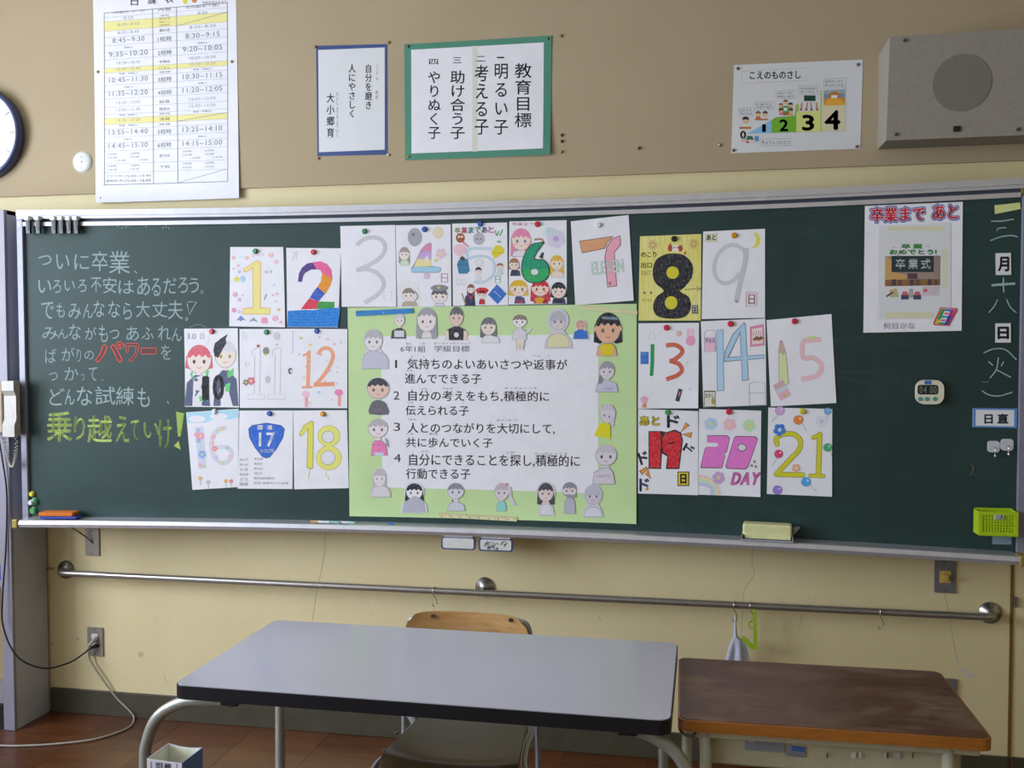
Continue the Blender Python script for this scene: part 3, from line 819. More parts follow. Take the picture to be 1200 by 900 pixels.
leg([(0.54, -0.95, 0.652), (0.62, -0.95, 0.651), (0.672, -0.95, 0.63), (0.690, -0.95, 0.58), (0.692, -0.95, 0.5), (0.695, -0.95, 0.004)], 0.0145, 'leg', tb)
for x in (-0.28, 0.56):
    bm = NB(); tube(bm, [(x, -1.33, 0.652), (x, -0.95, 0.652)], 0.013, 12, 1, sm=False); obj('cross_tube', bm, 'legs', tb, smooth=True)
    leg([(x, -1.38, 0.17), (x*0.5+0.05, -1.1, 0.17)], 0.001, 'cross_tube', tb) if False else None
for px, py in ((269, 820), (735, 862)):
    q = onY(px, py, -1.425); bm = NB(); box(bm, q.x-0.022, q.x+0.022, -1.432, -1.39, 0.652, 0.666, 0.004); obj('rubber_stop', bm, 'black', tb)

# school chair
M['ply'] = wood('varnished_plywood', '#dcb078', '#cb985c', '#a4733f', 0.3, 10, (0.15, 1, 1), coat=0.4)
M['ply_shaded'] = wood('shaded_plywood_seat', '#5a4a30', '#4d3e28', '#382c1c', 0.3, 10, (0.15, 1, 1), coat=0.4)  # darker copy of the backrest plywood, shade under the table put into the colour
M['tube_grey'] = plain('blue_grey_tube', '#a4abb4', 0.3, 0.4, 0.06, 30)
ch = thing('school_chair', 'plywood school chair with tube frame tucked behind the grey table', 'chair', (0.125, -0.95, 0))
bm = NB(); nx, ny = 14, 12; top = []; bot = []
def seat_pt(u, v):
    # u -1..1 across, v 0 back .. 1 front
    w = 0.150+0.034*min(1, v/0.9)
    x = 0.147+u*w; y = -0.80-0.385*v
    z = 0.430-0.010*math.sin(v*PI)*(1-u*u)-(0.030*max(0, (v-0.82)/0.18)**2)+0.006*u*u
    k = max(0, abs(u)-0.86)/0.14
    if v > 0.86: y += 0.03*k*((v-0.86)/0.14)
    if v < 0.1: y -= 0.03*k*((0.1-v)/0.1)
    return Vector((x, y, z))
for j in range(ny+1):
    top.append([bm.verts.new(seat_pt(-1+2*i/nx, j/ny)) for i in range(nx+1)])
    bot.append([bm.verts.new(seat_pt(-1+2*i/nx, j/ny)-Vector((0, 0, 0.011))) for i in range(nx+1)])
def close_grid(bm, T, B):
    ny, nx = len(T)-1, len(T[0])-1
    for j in range(ny):
        for i in range(nx):
            bm.faces.new((T[j][i], T[j+1][i], T[j+1][i+1], T[j][i+1])); bm.faces.new((B[j][i], B[j][i+1], B[j+1][i+1], B[j+1][i]))
    for i in range(nx): bm.faces.new((T[0][i], T[0][i+1], B[0][i+1], B[0][i])); bm.faces.new((T[ny][i+1], T[ny][i], B[ny][i], B[ny][i+1]))
    for j in range(ny): bm.faces.new((T[j+1][0], T[j][0], B[j][0], B[j+1][0])); bm.faces.new((T[j][nx], T[j+1][nx], B[j+1][nx], B[j][nx]))
close_grid(bm, top, bot); o = obj('seat', bm, 'ply_shaded', ch, smooth=True); sharp(o)
for px, py in ((464, 857), (450, 877), (611, 870)):
    q = onZ(px, py, 0.436); bm = NB(); cyl(bm, (q.x, q.y, 0.429), (0, 0, 1), 0.006, 0.005, 10); obj('rivet', bm, 'dark_metal', o)
bm = NB(); T = []; B = []
yb = -0.735
bx0, bx1, bz0, bz1 = -0.086, 0.292, 0.585, 0.7125
for j in range(9):
    v = j/8; a = []; b = []
    for i in range(17):
        u = -1+2*i/16; z = bz0+(bz1-bz0)*v
        hw = (bx1-bx0)/2*(1-0.17*max(0, (v-0.40)/0.60)**2.6)
        x = (bx0+bx1)/2+u*hw; y = yb-0.022*u*u
        if v > 0.85: z -= 0.007*abs(u)**8
        a.append(bm.verts.new((x, y-0.005, z))); b.append(bm.verts.new((x, y+0.005, z)))
    T.append(a[::-1]); B.append(b[::-1])
close_grid(bm, T, B); o = obj('backrest', bm, 'ply', ch, smooth=True); sharp(o)
for px, py in ((507.5, 721.5), (599, 725.5)):
    q = onY(px, py, yb-0.012); bm = NB(); cyl(bm, (q.x, yb-0.004-0.022*((q.x-0.103)/0.17)**2, q.z), (0, -1, 0), 0.006, 0.007, 12); obj('rivet', bm, 'dark_metal', o)
XL, XRr = onY(474, 845, -0.75).x, onY(629.5, 870, -0.75).x
for s, xr in ((-1, XL), (1, XRr)):
    xi = xr-s*0.012
    xt = 0.103+s*0.186
    leg([(0.103+s*0.15, yb+0.016, 0.690), (xt-s*0.008, yb+0.012, 0.680), (xt+s*0.003, yb+0.006, 0.645), (xt+s*0.002, yb, 0.57), (xi, -0.765, 0.47), (xi-s*0.004, -0.80, 0.425)], 0.0072, 'back_frame', ch, 'tube_grey')
    leg([(xr, -0.750, 0.560), (xr, -0.748, 0.47), (xr+s*0.003, -0.74, 0.25), (xr+s*0.006, -0.72, 0.006)], 0.0095, 'leg', ch, 'tube_grey')
    fx = (-0.030, -0.036, -0.052) if s < 0 else (0.318, 0.330, 0.352)
    leg([(xi-s*0.004, -0.80, 0.425), (fx[0], -0.86, 0.412), (fx[0], -0.93, 0.410), (fx[1], -1.05, 0.408), (fx[2], -1.13, 0.402), (fx[2], -1.165, 0.37), (fx[2], -1.17, 0.20), (fx[2], -1.17, 0.006)], 0.0085, 'leg', ch, 'tube_grey')
    bm = NB(); tube(bm, [(xr+s*0.004, -0.73, 0.12), (fx[2], -1.165, 0.12)], 0.007, 10, 1, sm=False); obj('stretcher', bm, 'tube_grey', ch, smooth=True)

# school desk
def worn_top():
    nt = NT('worn_dark_desk_wood')
    n1 = noise(nt, 7, 5, 0.6, (0.2, 1, 1), dist=0.6); n2 = noise(nt, 60, 3, 0.6, (0.2, 1, 1)); n3 = noise(nt, 6.5, 5, 0.65, (0.5, 1, 1), dist=0.8); n4 = noise(nt, 9, 4, 0.6, (0.5, 1.2, 1), dist=0.5)
    a = mix(nt, ramp(nt, n1, [(0.35, 0.0), (0.68, 1.0)]), lin('#664430'), lin('#573a2a'))
    a = mix(nt, ramp(nt, n3, [(0.46, 0.0), (0.66, 0.75)]), a, lin('#85705a'))
    a = mix(nt, ramp(nt, n2, [(0.45, 0.0), (0.8, 0.5)]), a, lin('#3a281c'))
    a = mix(nt, ramp(nt, n4, [(0.60, 0.0), (0.72, 0.75)]), a, lin('#2c2018'))
    nt.l(a, nt.b.inputs['Base Color']); nt.l(ramp(nt, n3, [(0.4, 0.34), (0.7, 0.55)]), nt.b.inputs['Roughness'])
    bump(nt, n2, 0.0002, 0.3); return nt.m
M['desk_top'] = worn_top()
M['desk_edge'] = wood('amber_desk_edge', '#b1702e', '#a06428', '#7a481c', 0.35, 14, (0.15, 1, 1), coat=0.3)
M['cream_tube'] = plain('cream_painted_steel', '#bdb9a2', 0.4, 0.1, 0.05, 30)
M['cream_panel'] = plain('cream_painted_panel', '#c6c0a4', 0.5, 0, 0.06, 20)
def school_desk(m, w, d, h, label, wornlab=None, detail=True):
    loc = m@Vector((w/2, d/2, 0)); ds = thing('school_desk', label, 'desk', tuple(loc))
    bm = NB(); plate(bm, w, d, h-0.026, h-0.001, 0.022, m, 0, 0.006); obj('edge_band', bm, 'desk_edge', ds)
    bm = NB(); plate(bm, w, d, h-0.0011, h+0.0004, 0.020, m, 0.005); obj('desktop', bm, 'desk_top', ds)
    bm = NB()
    for a in ((0.02, w-0.02, 0.020, 0.044), (0.02, w-0.02, d-0.05, d-0.025), (0.02, 0.045, 0.03, d-0.03), (w-0.045, w-0.02, 0.03, d-0.03)): box(bm, a[0], a[1], a[2], a[3], h-0.046, h-0.026, 0.003, mat=m)
    obj('top_frame', bm, 'cream_tube', ds)
    bm = NB(); th = 0.003; x0, x1, y0, y1, z0, z1 = 0.05, w-0.05, 0.050, d-0.06, h-0.115, h-0.046
    for a in ((x0, x1, y0, y0+th, z0, z1), (x0, x0+th, y0, y1, z0, z1), (x1-th, x1, y0, y1, z0, z1), (x0, x1, y0, y1, z0, z0+th)): box(bm, *a, mat=m)
    bk = obj('book_box', bm, 'cream_panel', ds)
    for x, y in ((0.062, 0.030), (w-0.082, 0.030), (0.012+0.01, d-0.04), (w-0.03, d-0.04)):
        bm = NB(); tube(bm, [m@Vector((x, y, h-0.036)), m@Vector((x, y, 0.012))], 0.0135, 14, 1, sm=False); L = obj('leg', bm, 'cream_tube', ds, smooth=True)
        bm = NB(); cyl(bm, m@Vector((x, y, 0.0)), (0, 0, 1), 0.017, 0.02, 14); obj('rubber_foot', bm, 'black', L)
    for x in (0.04, w-0.055):
        bm = NB(); tube(bm, [m@Vector((x, 0.030, 0.10)), m@Vector((x, d-0.04, 0.10))], 0.011, 12, 1, sm=False); obj('stretcher', bm, 'cream_tube', ds, smooth=True)
    bm = NB(); tube(bm, [m@Vector(v) for v in ((0.006, 0.05, h-0.028), (0.004, 0.03, h-0.034), (0.018, 0.012, h-0.040), (0.034, 0.010, h-0.038), (0.040, 0.02, h-0.030))], 0.003, 8, 4); obj('bag_hook', bm, 'dark_metal', ds, smooth=True)
    return ds, bk
DM = RM(0.738, -1.3852, 0.0151)
ds, bk = school_desk(DM, 0.6545, 0.4387, 0.68, 'worn dark brown wooden school desk right of the grey table')
SB = Plane(-1.3325)
a = Art(SB, 0.0, zm=Zm(840, 840, 4.615), prefix=0.003)
a.poly([(150, 112), (365, 128), (362, 192), (152, 176)], '#8f929c'); a.poly([(378, 152), (478, 162), (474, 218), (376, 206)], '#8d929e'); a.poly([(405, 155), (478, 162), (476, 190), (403, 182)], '#4a6cb0')
a.disc(190, 122, 20, '#b9bdc8', 14); a.disc(190, 120, 12, '#5c5f68', 8)
for k in range(5):
    a.stroke([(225, 140+k*7), (350, 150+k*7)], 2, '#6f727c', n=0)
a.stroke([(216, 120), (214, 180)], 1.5, '#5c5f68', n=0)
for k in range(3): a.stroke([(385, 190+k*8), (468, 198+k*8)], 2, '#5f6470', n=0)
for x0, x1, c in ((725, 735, '#d4d2c6'), (732, 752, '#d4d2c6'), (768, 780, '#d4d2c6'), (905, 915, '#d4d2c6'), (960, 992, '#b4b2a8'), (1055, 1064, '#5c5a4c'), (595, 602, '#4c4a40'), (918, 930, '#55534a')):
    a.poly([(x0, 190), (x1, 191), (x1-2, 222), (x0-2, 220)], c)
a.build('sticker', bk, 'ink', label='worn grey and blue printed stickers')

# desk in the foreground (just below the frame) that carries the milk carton
school_desk(RM(-0.56, -2.16, 0.0), 0.65, 0.45, 0.575, 'low school desk carrying the open milk carton in front')
M['carton_in'] = plain('carton_inside', '#eeeedd', 0.6)
M['carton_out'] = plain('carton_white', '#e4e4ee', 0.45)
M['carton_blue'] = plain('carton_blue', '#5f79b8', 0.45)
mc = thing('milk_carton', 'open cut milk carton with blue and white print at bottom left', 'carton', (-0.24, -1.8, 0.5755))
C4 = [Vector((-0.2800, -1.8330, 0)), Vector((-0.2010, -1.8400, 0)), Vector((-0.1990, -1.7640, 0)), Vector((-0.2790, -1.7570, 0))]
cc = sum(C4, Vector())/4; zb, zt = 0.5756, 0.700
for i, nm in enumerate(('front_side', 'right_side', 'back_side', 'left_side')):
    a_, b_ = C4[i], C4[(i+1) % 4]; ai, bi = a_+(cc-a_)*0.03, b_+(cc-b_)*0.03
    bm = NB(); t = bmesh.new(); n = 6; dz = [0.0, -0.0015, -0.003, -0.0035, -0.003, -0.0012, 0.0] if i == 2 else [0]*7
    o_, i_ = [], []
    for k in range(n+1):
        u = k/n; o_.append((bm.verts.new((*(a_*(1-u)+b_*u).xy, zt+dz[k])), bm.verts.new((*(a_*(1-u)+b_*u).xy, zb)))); i_.append((bm.verts.new((*(ai*(1-u)+bi*u).xy, zt+dz[k])), bm.verts.new((*(ai*(1-u)+bi*u).xy, zb))))
    for k in range(n):
        bm.faces.new((o_[k][0], o_[k][1], o_[k+1][1], o_[k+1][0])); f = bm.faces.new((i_[k][0], i_[k+1][0], i_[k+1][1], i_[k][1])); bm.faces.new((o_[k][0], o_[k+1][0], i_[k+1][0], i_[k][0])); bm.faces.new((o_[k][1], i_[k][1], i_[k+1][1], o_[k+1][1]))
    for k in (0, n): bm.faces.new((o_[k][0], i_[k][0], i_[k][1], o_[k][1])[::1 if k else -1])
    t.free()
    obj(nm, bm, 'carton_blue' if nm == 'right_side' else 'carton_out', mc)
for i in range(4):
    a_, b_ = C4[i]+(cc-C4[i])*0.032, C4[(i+1) % 4]+(cc-C4[(i+1) % 4])*0.032; ai, bi = a_+(cc-a_)*0.012, b_+(cc-b_)*0.012
    bm = NB(); prism(bm, [(*a_.xy, zb), (*b_.xy, zb), (*bi.xy, zb), (*ai.xy, zb)], (0, 0, zt-zb-0.0042)); obj('inner_liner', bm, 'carton_in', mc)
bm = NB(); prism(bm, [Vector((*v.xy, zb)) for v in [c+(cc-c)*0.05 for c in C4]], (0, 0, 0.002)); obj('carton_bottom', bm, 'carton_in', mc)
class Obl:
    """oblique vertical plane through two floor points"""
    curved = False
    def __init__(s, a, b): s.a, s.b = a, b; d = (b-a); s.n = Vector((d.y, -d.x, 0)).normalized()
    def hit(s, px, py):
        d = ray(px, py); t = (s.a-CP).dot(s.n)/d.dot(s.n); p = CP+d*t; return p.x, p.z
    def y(s, x, z): d = s.b-s.a; return s.a.y+(x-s.a.x)*d.y/d.x
a = Art(Obl(C4[0], C4[1]), 0.0, zm=Zm(160, 840, 12), prefix=0.0006)
for x0, x1, c in ((190, 215, '#c3bfd8'), (205, 212, '#5d5a80'), (270, 330, '#6c6788'), (345, 365, '#6c6788'), (395, 435, '#7a7594'), (440, 485, '#7a7594'), (560, 575, '#8f8aa8')):
    a.poly([(x0, 615+x0*0.09), (x1, 617+x0*0.09), (x1, 1100), (x0, 1100)], c) if x1-x0 > 22 and x0 > 250 else a.poly([(x0, 610+x0*0.09), (x1, 611+x1*0.09), (x1, 1100), (x0, 1100)], c)
for k in range(9): a.rect(268+(k % 3)*24, 690+(k//3)*30, 276+(k % 3)*24, 704+(k//3)*30, '#e4e4ee')
a.text('飲', 398, 668, 480, 735, '#3c3858', 0.02)
a.build('printed_front', mc)

# ================================================================== CHALK WRITING (flat chalk on the board, part of the board)
B = Board
a = Art(B, 0.0, zm=Zm(20, 280, 5.217))
CW = '#9cb0b2'
LN = lambda s: [(t.split(',')[0], *map(float, t.split(',')[1:])) for t in s.split()]
a.chars(LN('つ,130,100,212,160 い,240,95,320,185 に,350,95,440,188 卒,458,75,555,198 業,562,75,690,212 、,715,195,738,212'), CW)
a.chars(LN('い,130,250,210,330 ろ,220,250,270,330 い,290,255,355,318 ろ,372,248,425,325 不,452,235,515,328 安,525,235,610,332 は,620,255,715,335 あ,735,232,812,345 る,822,240,878,350 だ,895,240,975,335 ろ,985,235,1045,330 う,1050,238,1112,330 。,1122,315,1140,335'), CW)
a.chars(LN('で,148,385,225,490 も,240,392,292,480 み,315,395,392,490 ん,402,398,465,485 な,468,378,535,478 な,558,380,630,480 ら,650,390,702,492 大,728,380,812,480 丈,828,385,920,480 夫,922,375,1015,492'), CW)
a.stroke([(1045, 385), (1098, 385), (1052, 462), (1040, 395)], 7, CW, n=0); a.stroke([(1030, 488), (1040, 480), (1045, 492), (1034, 500), (1030, 488)], 6, CW, n=0)
a.chars(LN('み,155,540,248,615 ん,250,550,312,608 な,318,520,390,615 が,415,540,485,615 も,500,525,555,632 つ,565,555,625,612 あ,668,535,745,622 ふ,762,540,835,615 れ,862,530,940,618 ん,945,545,1008,625'), CW)
a.zm = Zm(20, 400, 5.217)
a.chars(LN('ば,172,45,240,132 が,272,38,352,120 り,365,45,392,128 の,412,58,470,112 を,880,22,942,112 つ,195,190,248,240 か,290,158,375,238 っ,392,198,412,240 て,438,158,490,242 、,515,228,530,242'), '#97aaab')
a.chars(LN('ど,198,285,290,392 ん,292,290,352,388 な,365,278,460,392 試,478,275,600,388 練,605,278,715,392 も,735,285,812,402'), '#a3b5b6')
a.stroke([(920, 365), (926, 382)], 7, CW, n=0)
for k in range(14): a.disc(R.uniform(100, 1100), R.uniform(450, 640), 2, '#8fa6a5', n=6)
a.zm = Zm(0, 230, 4)
for x, y in ((552, 143), (572, 147), (588, 145), (600, 142), (684, 142), (765, 147), (778, 144), (792, 149)): a.disc(x, y, 3.2, '#9fb3b4', n=6)
a.build('white_chalk_writing', cb, 'chalk')
a = Art(B, 0.0, zm=Zm(20, 400, 5.217))
a.chars(LN('パ,482,8,648,122 ワ,668,14,742,124 ー,762,42,848,76'), '#6f4a4b', 0.0, edge='#d9605c', eb=0.05)
a.build('red_chalk_writing', cb, 'chalk')
a = Art(B, 0.0, zm=Zm(20, 400, 5.217))
a.chars(LN('乗,182,430,335,612 り,350,460,415,600 越,430,455,580,618 え,605,455,685,615 て,695,480,745,605 い,775,497,868,590 け,868,480,945,655'), '#bcd474', 0.010)
a.poly([(972, 430), (1022, 440), (1000, 582), (984, 582)], '#a9c462'); a.poly([(958, 640), (988, 608), (1000, 662)], '#b7cf6c')
a.build('yellow_chalk_writing', cb, 'chalk')
a = Art(B, 0.0, zm=Zm(1110, 220, 7.5))
DC = '#a8c0c0'
a.stroke([(385, 295), (480, 293), (560, 280), (585, 278)], 10, DC); a.stroke([(436, 380), (448, 357), (520, 350)], 9, DC, n=2); a.stroke([(378, 465), (470, 432), (560, 420), (622, 433)], 10, DC)
a.zm = Zm(990, 220, 5)
a.stroke([(860, 572), (925, 566), (998, 562)], 14, DC, n=0); a.stroke([(930, 528), (928, 570), (932, 612)], 8, DC, n=0)
a.stroke([(895, 655), (875, 695), (843, 732)], 6, DC); a.stroke([(947, 653), (970, 700), (1006, 733)], 6, DC)
a.zm = Zm(1040, 380, 3.214)
a.stroke([(362, 108), (400, 93), (445, 96), (486, 134)], 4, DC); a.stroke([(356, 250), (380, 265), (420, 270), (470, 256)], 4, DC)
a.stroke([(380, 140), (397, 155)], 4, DC, n=0); a.stroke([(438, 140), (428, 158)], 4, DC, n=0); a.stroke([(418, 125), (410, 170), (386, 203)], 4, DC); a.stroke([(408, 170), (465, 200)], 4, DC, n=0)
a.stroke([(355, 218), (382, 217)], 4, '#5f7c7a', n=0)
a.build('date_chalk_writing', cb, 'chalk')
a = Art(B, 0.0, zm=Zm(1110, 420, 6.433)); a.stroke([(180, 795), (197, 825), (190, 855), (170, 882)], 6, '#8b5f60'); a.build('pink_chalk_mark', cb, 'chalk')

# ================================================================== MAGNETS
MG = {'green': '#2e8a5e', 'red': '#d2304a', 'blue': '#2f63b8', 'white': '#dfe3ea', 'black': '#2b2b30', 'yellow': '#d8d23c', 'orange': '#dfa228', 'leaf': '#4f9c5c'}
MC = {}
for k, c in MG.items():
    for s, f in (('', 1.0),):
        MC[k] = plain('%s_magnet_plastic' % k, c, 0.3, var=0.03)
def magnet(px, py, col, label, r=0.0105, S=B, lift=0.002):
    x, z = S.hit(px, py); y = S.y(x, z)-lift
    bm = NB(); lathe(bm, [(0, 0.009), (r*0.72, 0.009), (r*0.80, 0.0075), (r*0.74, 0.005), (r*0.8, 0.003), (r, 0.002), (r, 0.0)], (x, y, z), (0.0, -1, 0), 20)
    o = obj('round_magnet', bm, MC[col], smooth=True); sharp(o, 50)
    return tag(o, label, 'magnet', 'round magnets on the chalkboard')

# ================================================================== DRAWING SHEETS
def dsheet(quad, label, zm, lift=0.0012, paper='paper', curl=None, **k):
    c = make_curl(B, quad, **curl) if curl else None
    s = sheet('drawing_sheet', B, quad, paper, label, 'drawing', lift, c, 'countdown drawings on the chalkboard')
    return s, (lambda pre=0.0003, zz=None: Art(B, lift, c, zz or zm, prefix=pre))
PEN = '#8a8a94'
def flower(a, x, y, r, c, n=5, cc=None):
    for k in range(n): a.disc(x+r*0.62*math.cos(k*2*PI/n+0.3), y+r*0.62*math.sin(k*2*PI/n+0.3), r*0.5, c, n=8)
    a.disc(x, y, r*0.34, cc or '#f0dc8c', n=8)
def star(a, x, y, r, c, ph=-PI/2):
    a.poly([(x+(r if k % 2 == 0 else r*0.45)*math.cos(ph+k*PI/5), y+(r if k % 2 == 0 else r*0.45)*math.sin(ph+k*PI/5)) for k in range(10)], c)
def ring(a, x, y, r, c, w=2, n=14): a.stroke([(x+r*math.cos(2*PI*k/n), y+r*math.sin(2*PI*k/n)) for k in range(n)], w, c, closed=True, n=0)
def face(a, x, y, w, h, hair, skin='#efe2de', body=None, bcol='#d5d6de', long=0, eye='#6a6470', cut=None, fringe=0.42, blush=None, mouth='#c98080', outline=PEN, neck=None):
    """plain smiling child's portrait: head ellipse w x h centred x,y"""
    if cut:
        a.disc(x, y, w/2+cut[1], cut[0], h/2+cut[1], 22)
        if body: a.poly([(body[0]-cut[1], body[3]+cut[1]*0.4), (body[0]-cut[1]*0.5, (body[2]+body[3])/2), (x-w*0.3, body[2]-h*0.2), (x+w*0.3, body[2]-h*0.2), (body[1]+cut[1]*0.5, (body[2]+body[3])/2), (body[1]+cut[1], body[3]+cut[1]*0.4)], cut[0])
    if long: a.poly([(x-w*0.52, y-h*0.1), (x-w*0.56, y+h*long), (x-w*0.30, y+h*(long+0.05)), (x, y+h*0.2), (x+w*0.30, y+h*(long+0.05)), (x+w*0.56, y+h*long), (x+w*0.52, y-h*0.1)], hair)
    if body:
        if neck is not False: a.poly([(x-w*0.13, y+h*0.35), (x+w*0.13, y+h*0.35), (x+w*0.15, body[2]+h*0.12), (x-w*0.15, body[2]+h*0.12)], skin)
        a.poly([(body[0], body[3]), (body[0]+(body[1]-body[0])*0.08, body[2]+(body[3]-body[2])*0.25), (x-w*0.16, body[2]), (x+w*0.16, body[2]), (body[1]-(body[1]-body[0])*0.08, body[2]+(body[3]-body[2])*0.25), (body[1], body[3])], outline)
        e = max(1.0, w*0.02)
        a.poly([(body[0]+e, body[3]-e), (body[0]+(body[1]-body[0])*0.08+e, body[2]+(body[3]-body[2])*0.25+e), (x-w*0.15, body[2]+e), (x+w*0.15, body[2]+e), (body[1]-(body[1]-body[0])*0.08-e, body[2]+(body[3]-body[2])*0.25+e), (body[1]-e, body[3]-e)], bcol)
    a.disc(x, y, w/2, outline, h/2, 22); a.disc(x, y, w/2-max(1, w*0.022), skin, h/2-max(1, w*0.022), 22)
    T = [(x+w/2*math.cos(t), y+h/2*math.sin(t)) for t in [PI+k*PI/12 for k in range(13)]]
    lo = [(x+w*0.5-w*k/8, y-h*0.5+h*fringe+(h*0.06 if k % 2 else -h*0.04)-h*0.05*math.sin(PI*k/8)) for k in range(9)]
    a.poly(T+lo, hair)
    ex = w*0.20
    for s in (-1, 1):
        a.disc(x+s*ex, y+h*0.08, w*0.060, eye, w*0.085, 10)
        if blush: a.disc(x+s*ex*1.4, y+h*0.22, w*0.09, blush, w*0.05, 8)
    a.stroke([(x-w*0.09, y+h*0.27), (x, y+h*0.31), (x+w*0.09, y+h*0.27)], max(1.2, w*0.028), mouth, n=2)

Z1 = Zm(260, 255, 5.714)
s, A = dsheet([(270, 289.5), (332, 289.5), (334.7, 383.6), (268.8, 382.4)], 'drawing sheet with a yellow 1 among small pink and blue doodles', Z1, curl=dict(br=0.004))
a = A(); a.poly([(140, 345), (150, 365), (165, 368), (205, 340), (208, 600), (140, 606), (138, 648), (326, 650), (328, 604), (262, 600), (264, 300), (240, 286), (215, 293), (180, 322)], '#e6b28e'); a.poly([(145, 345), (155, 360), (165, 362), (210, 330), (214, 606), (145, 611), (143, 643), (321, 645), (323, 609), (256, 606), (259, 303), (240, 291), (217, 298), (182, 327)], '#f0e48c'); a.build('numeral', s, 'crayon')
a = A(0.0005)
for x, y, r, c in ((90, 515, 16, '#e6a9c8'), (82, 620, 15, '#e58bb4'), (118, 550, 12, '#dca9d6'), (330, 250, 18, '#f3c3d8'), (365, 297, 15, '#f3c3d8'), (360, 675, 20, '#ecb0d4'), (398, 700, 10, '#eeb6b6'), (80, 270, 12, '#efb8c0'), (170, 270, 12, '#efb8c0'), (382, 617, 11, '#ecc27c'), (112, 322, 9, '#eab2c8')): flower(a, x, y, r, c)
for x, y, r, c in ((118, 362, 10, '#a59adf'), (298, 363, 10, '#e09ab0'), (330, 363, 10, '#a7a2e0'), (352, 450, 8, '#a8d8e8'), (80, 342, 8, '#f0b0a0'), (118, 630, 10, '#b4a0dc'), (140, 520, 6, '#e6b0d0'), (370, 510, 10, '#e9a0a0'), (345, 520, 8, '#c9a98e'), (362, 560, 6, '#eeb0c0')): ring(a, x, y, r*0.7, c, 4)
star(a, 100, 413, 26, '#e3dc4a'); a.disc(142, 410, 18, '#a9d4f2', 22)
a.poly([(95, 690), (128, 655), (162, 690), (140, 684), (128, 696), (112, 684)], '#7f8fd0'); a.poly([(182, 700), (213, 668), (245, 702), (213, 690)], '#9a9aa0'); a.poly([(265, 675), (285, 665), (308, 675), (308, 708), (268, 708)], '#ee9ab8')
a.stroke([(300, 512), (285, 550)], 9, '#aaa8b0', n=0); a.text('し', 205, 238, 216, 262, '#d66'); a.text('ましま', 225, 240, 285, 258, '#e3b6c4')
a.rect(112, 262, 150, 266, '#a8d8ee'); a.build('doodles', s, 'crayon')
magnet(299.5, 294.5, 'green', 'green round magnet holding the sheet with yellow 1')

s, A = dsheet([(335.6, 290.5), (399.6, 291), (396.5, 383.6), (337, 383.3)], 'drawing sheet with a rainbow patchwork 2 on blue water', Z1, curl=dict(bl=0.003, br=0.004))
a = A()
N2 = [((510, 430), (517, 372), (538, 335), (570, 308), (607, 300), (640, 347), (598, 348), (560, 370), (545, 395), (538, 430)), '#5a3f8c', ((607, 300), (660, 292), (705, 310), (735, 350), (742, 410), (672, 375), (660, 352), (636, 345)), '#e8669c', ((672, 372), (742, 408), (728, 455), (695, 512), (640, 464), (665, 425)), '#e8972c', ((640, 464), (692, 510), (650, 560), (588, 538), (612, 500)), '#3f5fc4', ((585, 540), (650, 560), (634, 612), (530, 614)), '#dc3c54', ((650, 562), (755, 565), (755, 612), (634, 612)), '#3f9a48']
for P, c in zip(N2[::2], N2[1::2]): a.poly(P, c)
a.build('numeral', s, 'crayon')
a = A(0.0005); a.poly([(443, 625), (560, 618), (620, 620), (690, 608), (795, 602), (780, 733), (441, 731)], '#1f7fd6')
for k in range(10): a.stroke([(450+R.random()*30, 630+k*10), (600, 634+k*10+R.uniform(-4, 4)), (770, 625+k*10)], 2, '#1565b8' if k % 2 else '#3a95e6', n=2)
a.stroke([(470, 235), (490, 240), (475, 285)], 2, '#a0a0a8'); a.stroke([(505, 225), (500, 280)], 2, '#a0a0a8'); a.build('blue_water', s, 'crayon')
magnet(367.5, 295.5, 'red', 'red round magnet holding the sheet with patchwork 2')

s, A = dsheet([(399, 265), (463.4, 263.7), (464.8, 359.6), (401, 359.6)], 'drawing sheet with a faint grey pencil 3', Z1, 0.0022, curl=dict(a=0.002))
a = A()
for L in ([(905, 185), (950, 148), (1010, 132), (1070, 150), (1095, 195), (1080, 245), (1020, 300), (905, 355)], [(905, 355), (960, 345), (1030, 365), (1075, 410), (1085, 460), (1040, 520), (960, 570)]):
    a.stroke(L, 22, '#cfcfd6', edge='#9a9aa4', ew=1.6)
    P = smooth_pts([(p[0], p[1], 0) for p in L], 6)
    for q in P[::2]: a.stroke([(q.x-7, q.y-6), (q.x+7, q.y+6)], 1.2, '#a9a9b2', n=0)
a.stroke([(1085, 500), (1135, 495), (1135, 555), (1090, 558), (1085, 500)], 1.5, '#b8b8c0', n=0); a.build('numeral', s, 'crayon')
magnet(427.5, 271.2, 'green', 'green round magnet holding the sheet with pencil 3')

Z2 = Zm(460, 250, 5.714)
s, A = dsheet([(463.8, 264), (528.2, 263), (529, 358.8), (465.2, 360)], 'drawing sheet with a pastel striped 4 and pencil sketches', Z2, 0.0012)
a = A(); a.poly([(255, 195), (262, 205), (258, 352), (322, 360), (328, 385), (308, 398), (130, 398), (122, 372), (150, 330), (190, 245), (220, 210)], '#9a9aa6')
for P, c in (([(253, 200), (257, 250), (195, 253), (222, 213)], '#e58ab0'), ([(195, 255), (257, 253), (257, 303), (168, 303)], '#c9a5dc'), ([(167, 305), (257, 305), (257, 355), (145, 357)], '#ecdf9c'), ([(145, 357), (315, 360), (322, 380), (306, 393), (132, 393), (127, 375)], '#a4cfe8')): a.poly(P, c)
a.poly([(212, 325), (215, 300), (240, 278), (240, 325)], '#e4e4ea'); a.poly([(208, 400), (255, 400), (250, 440), (214, 440)], '#dcc0d8'); a.build('numeral', s, 'crayon')
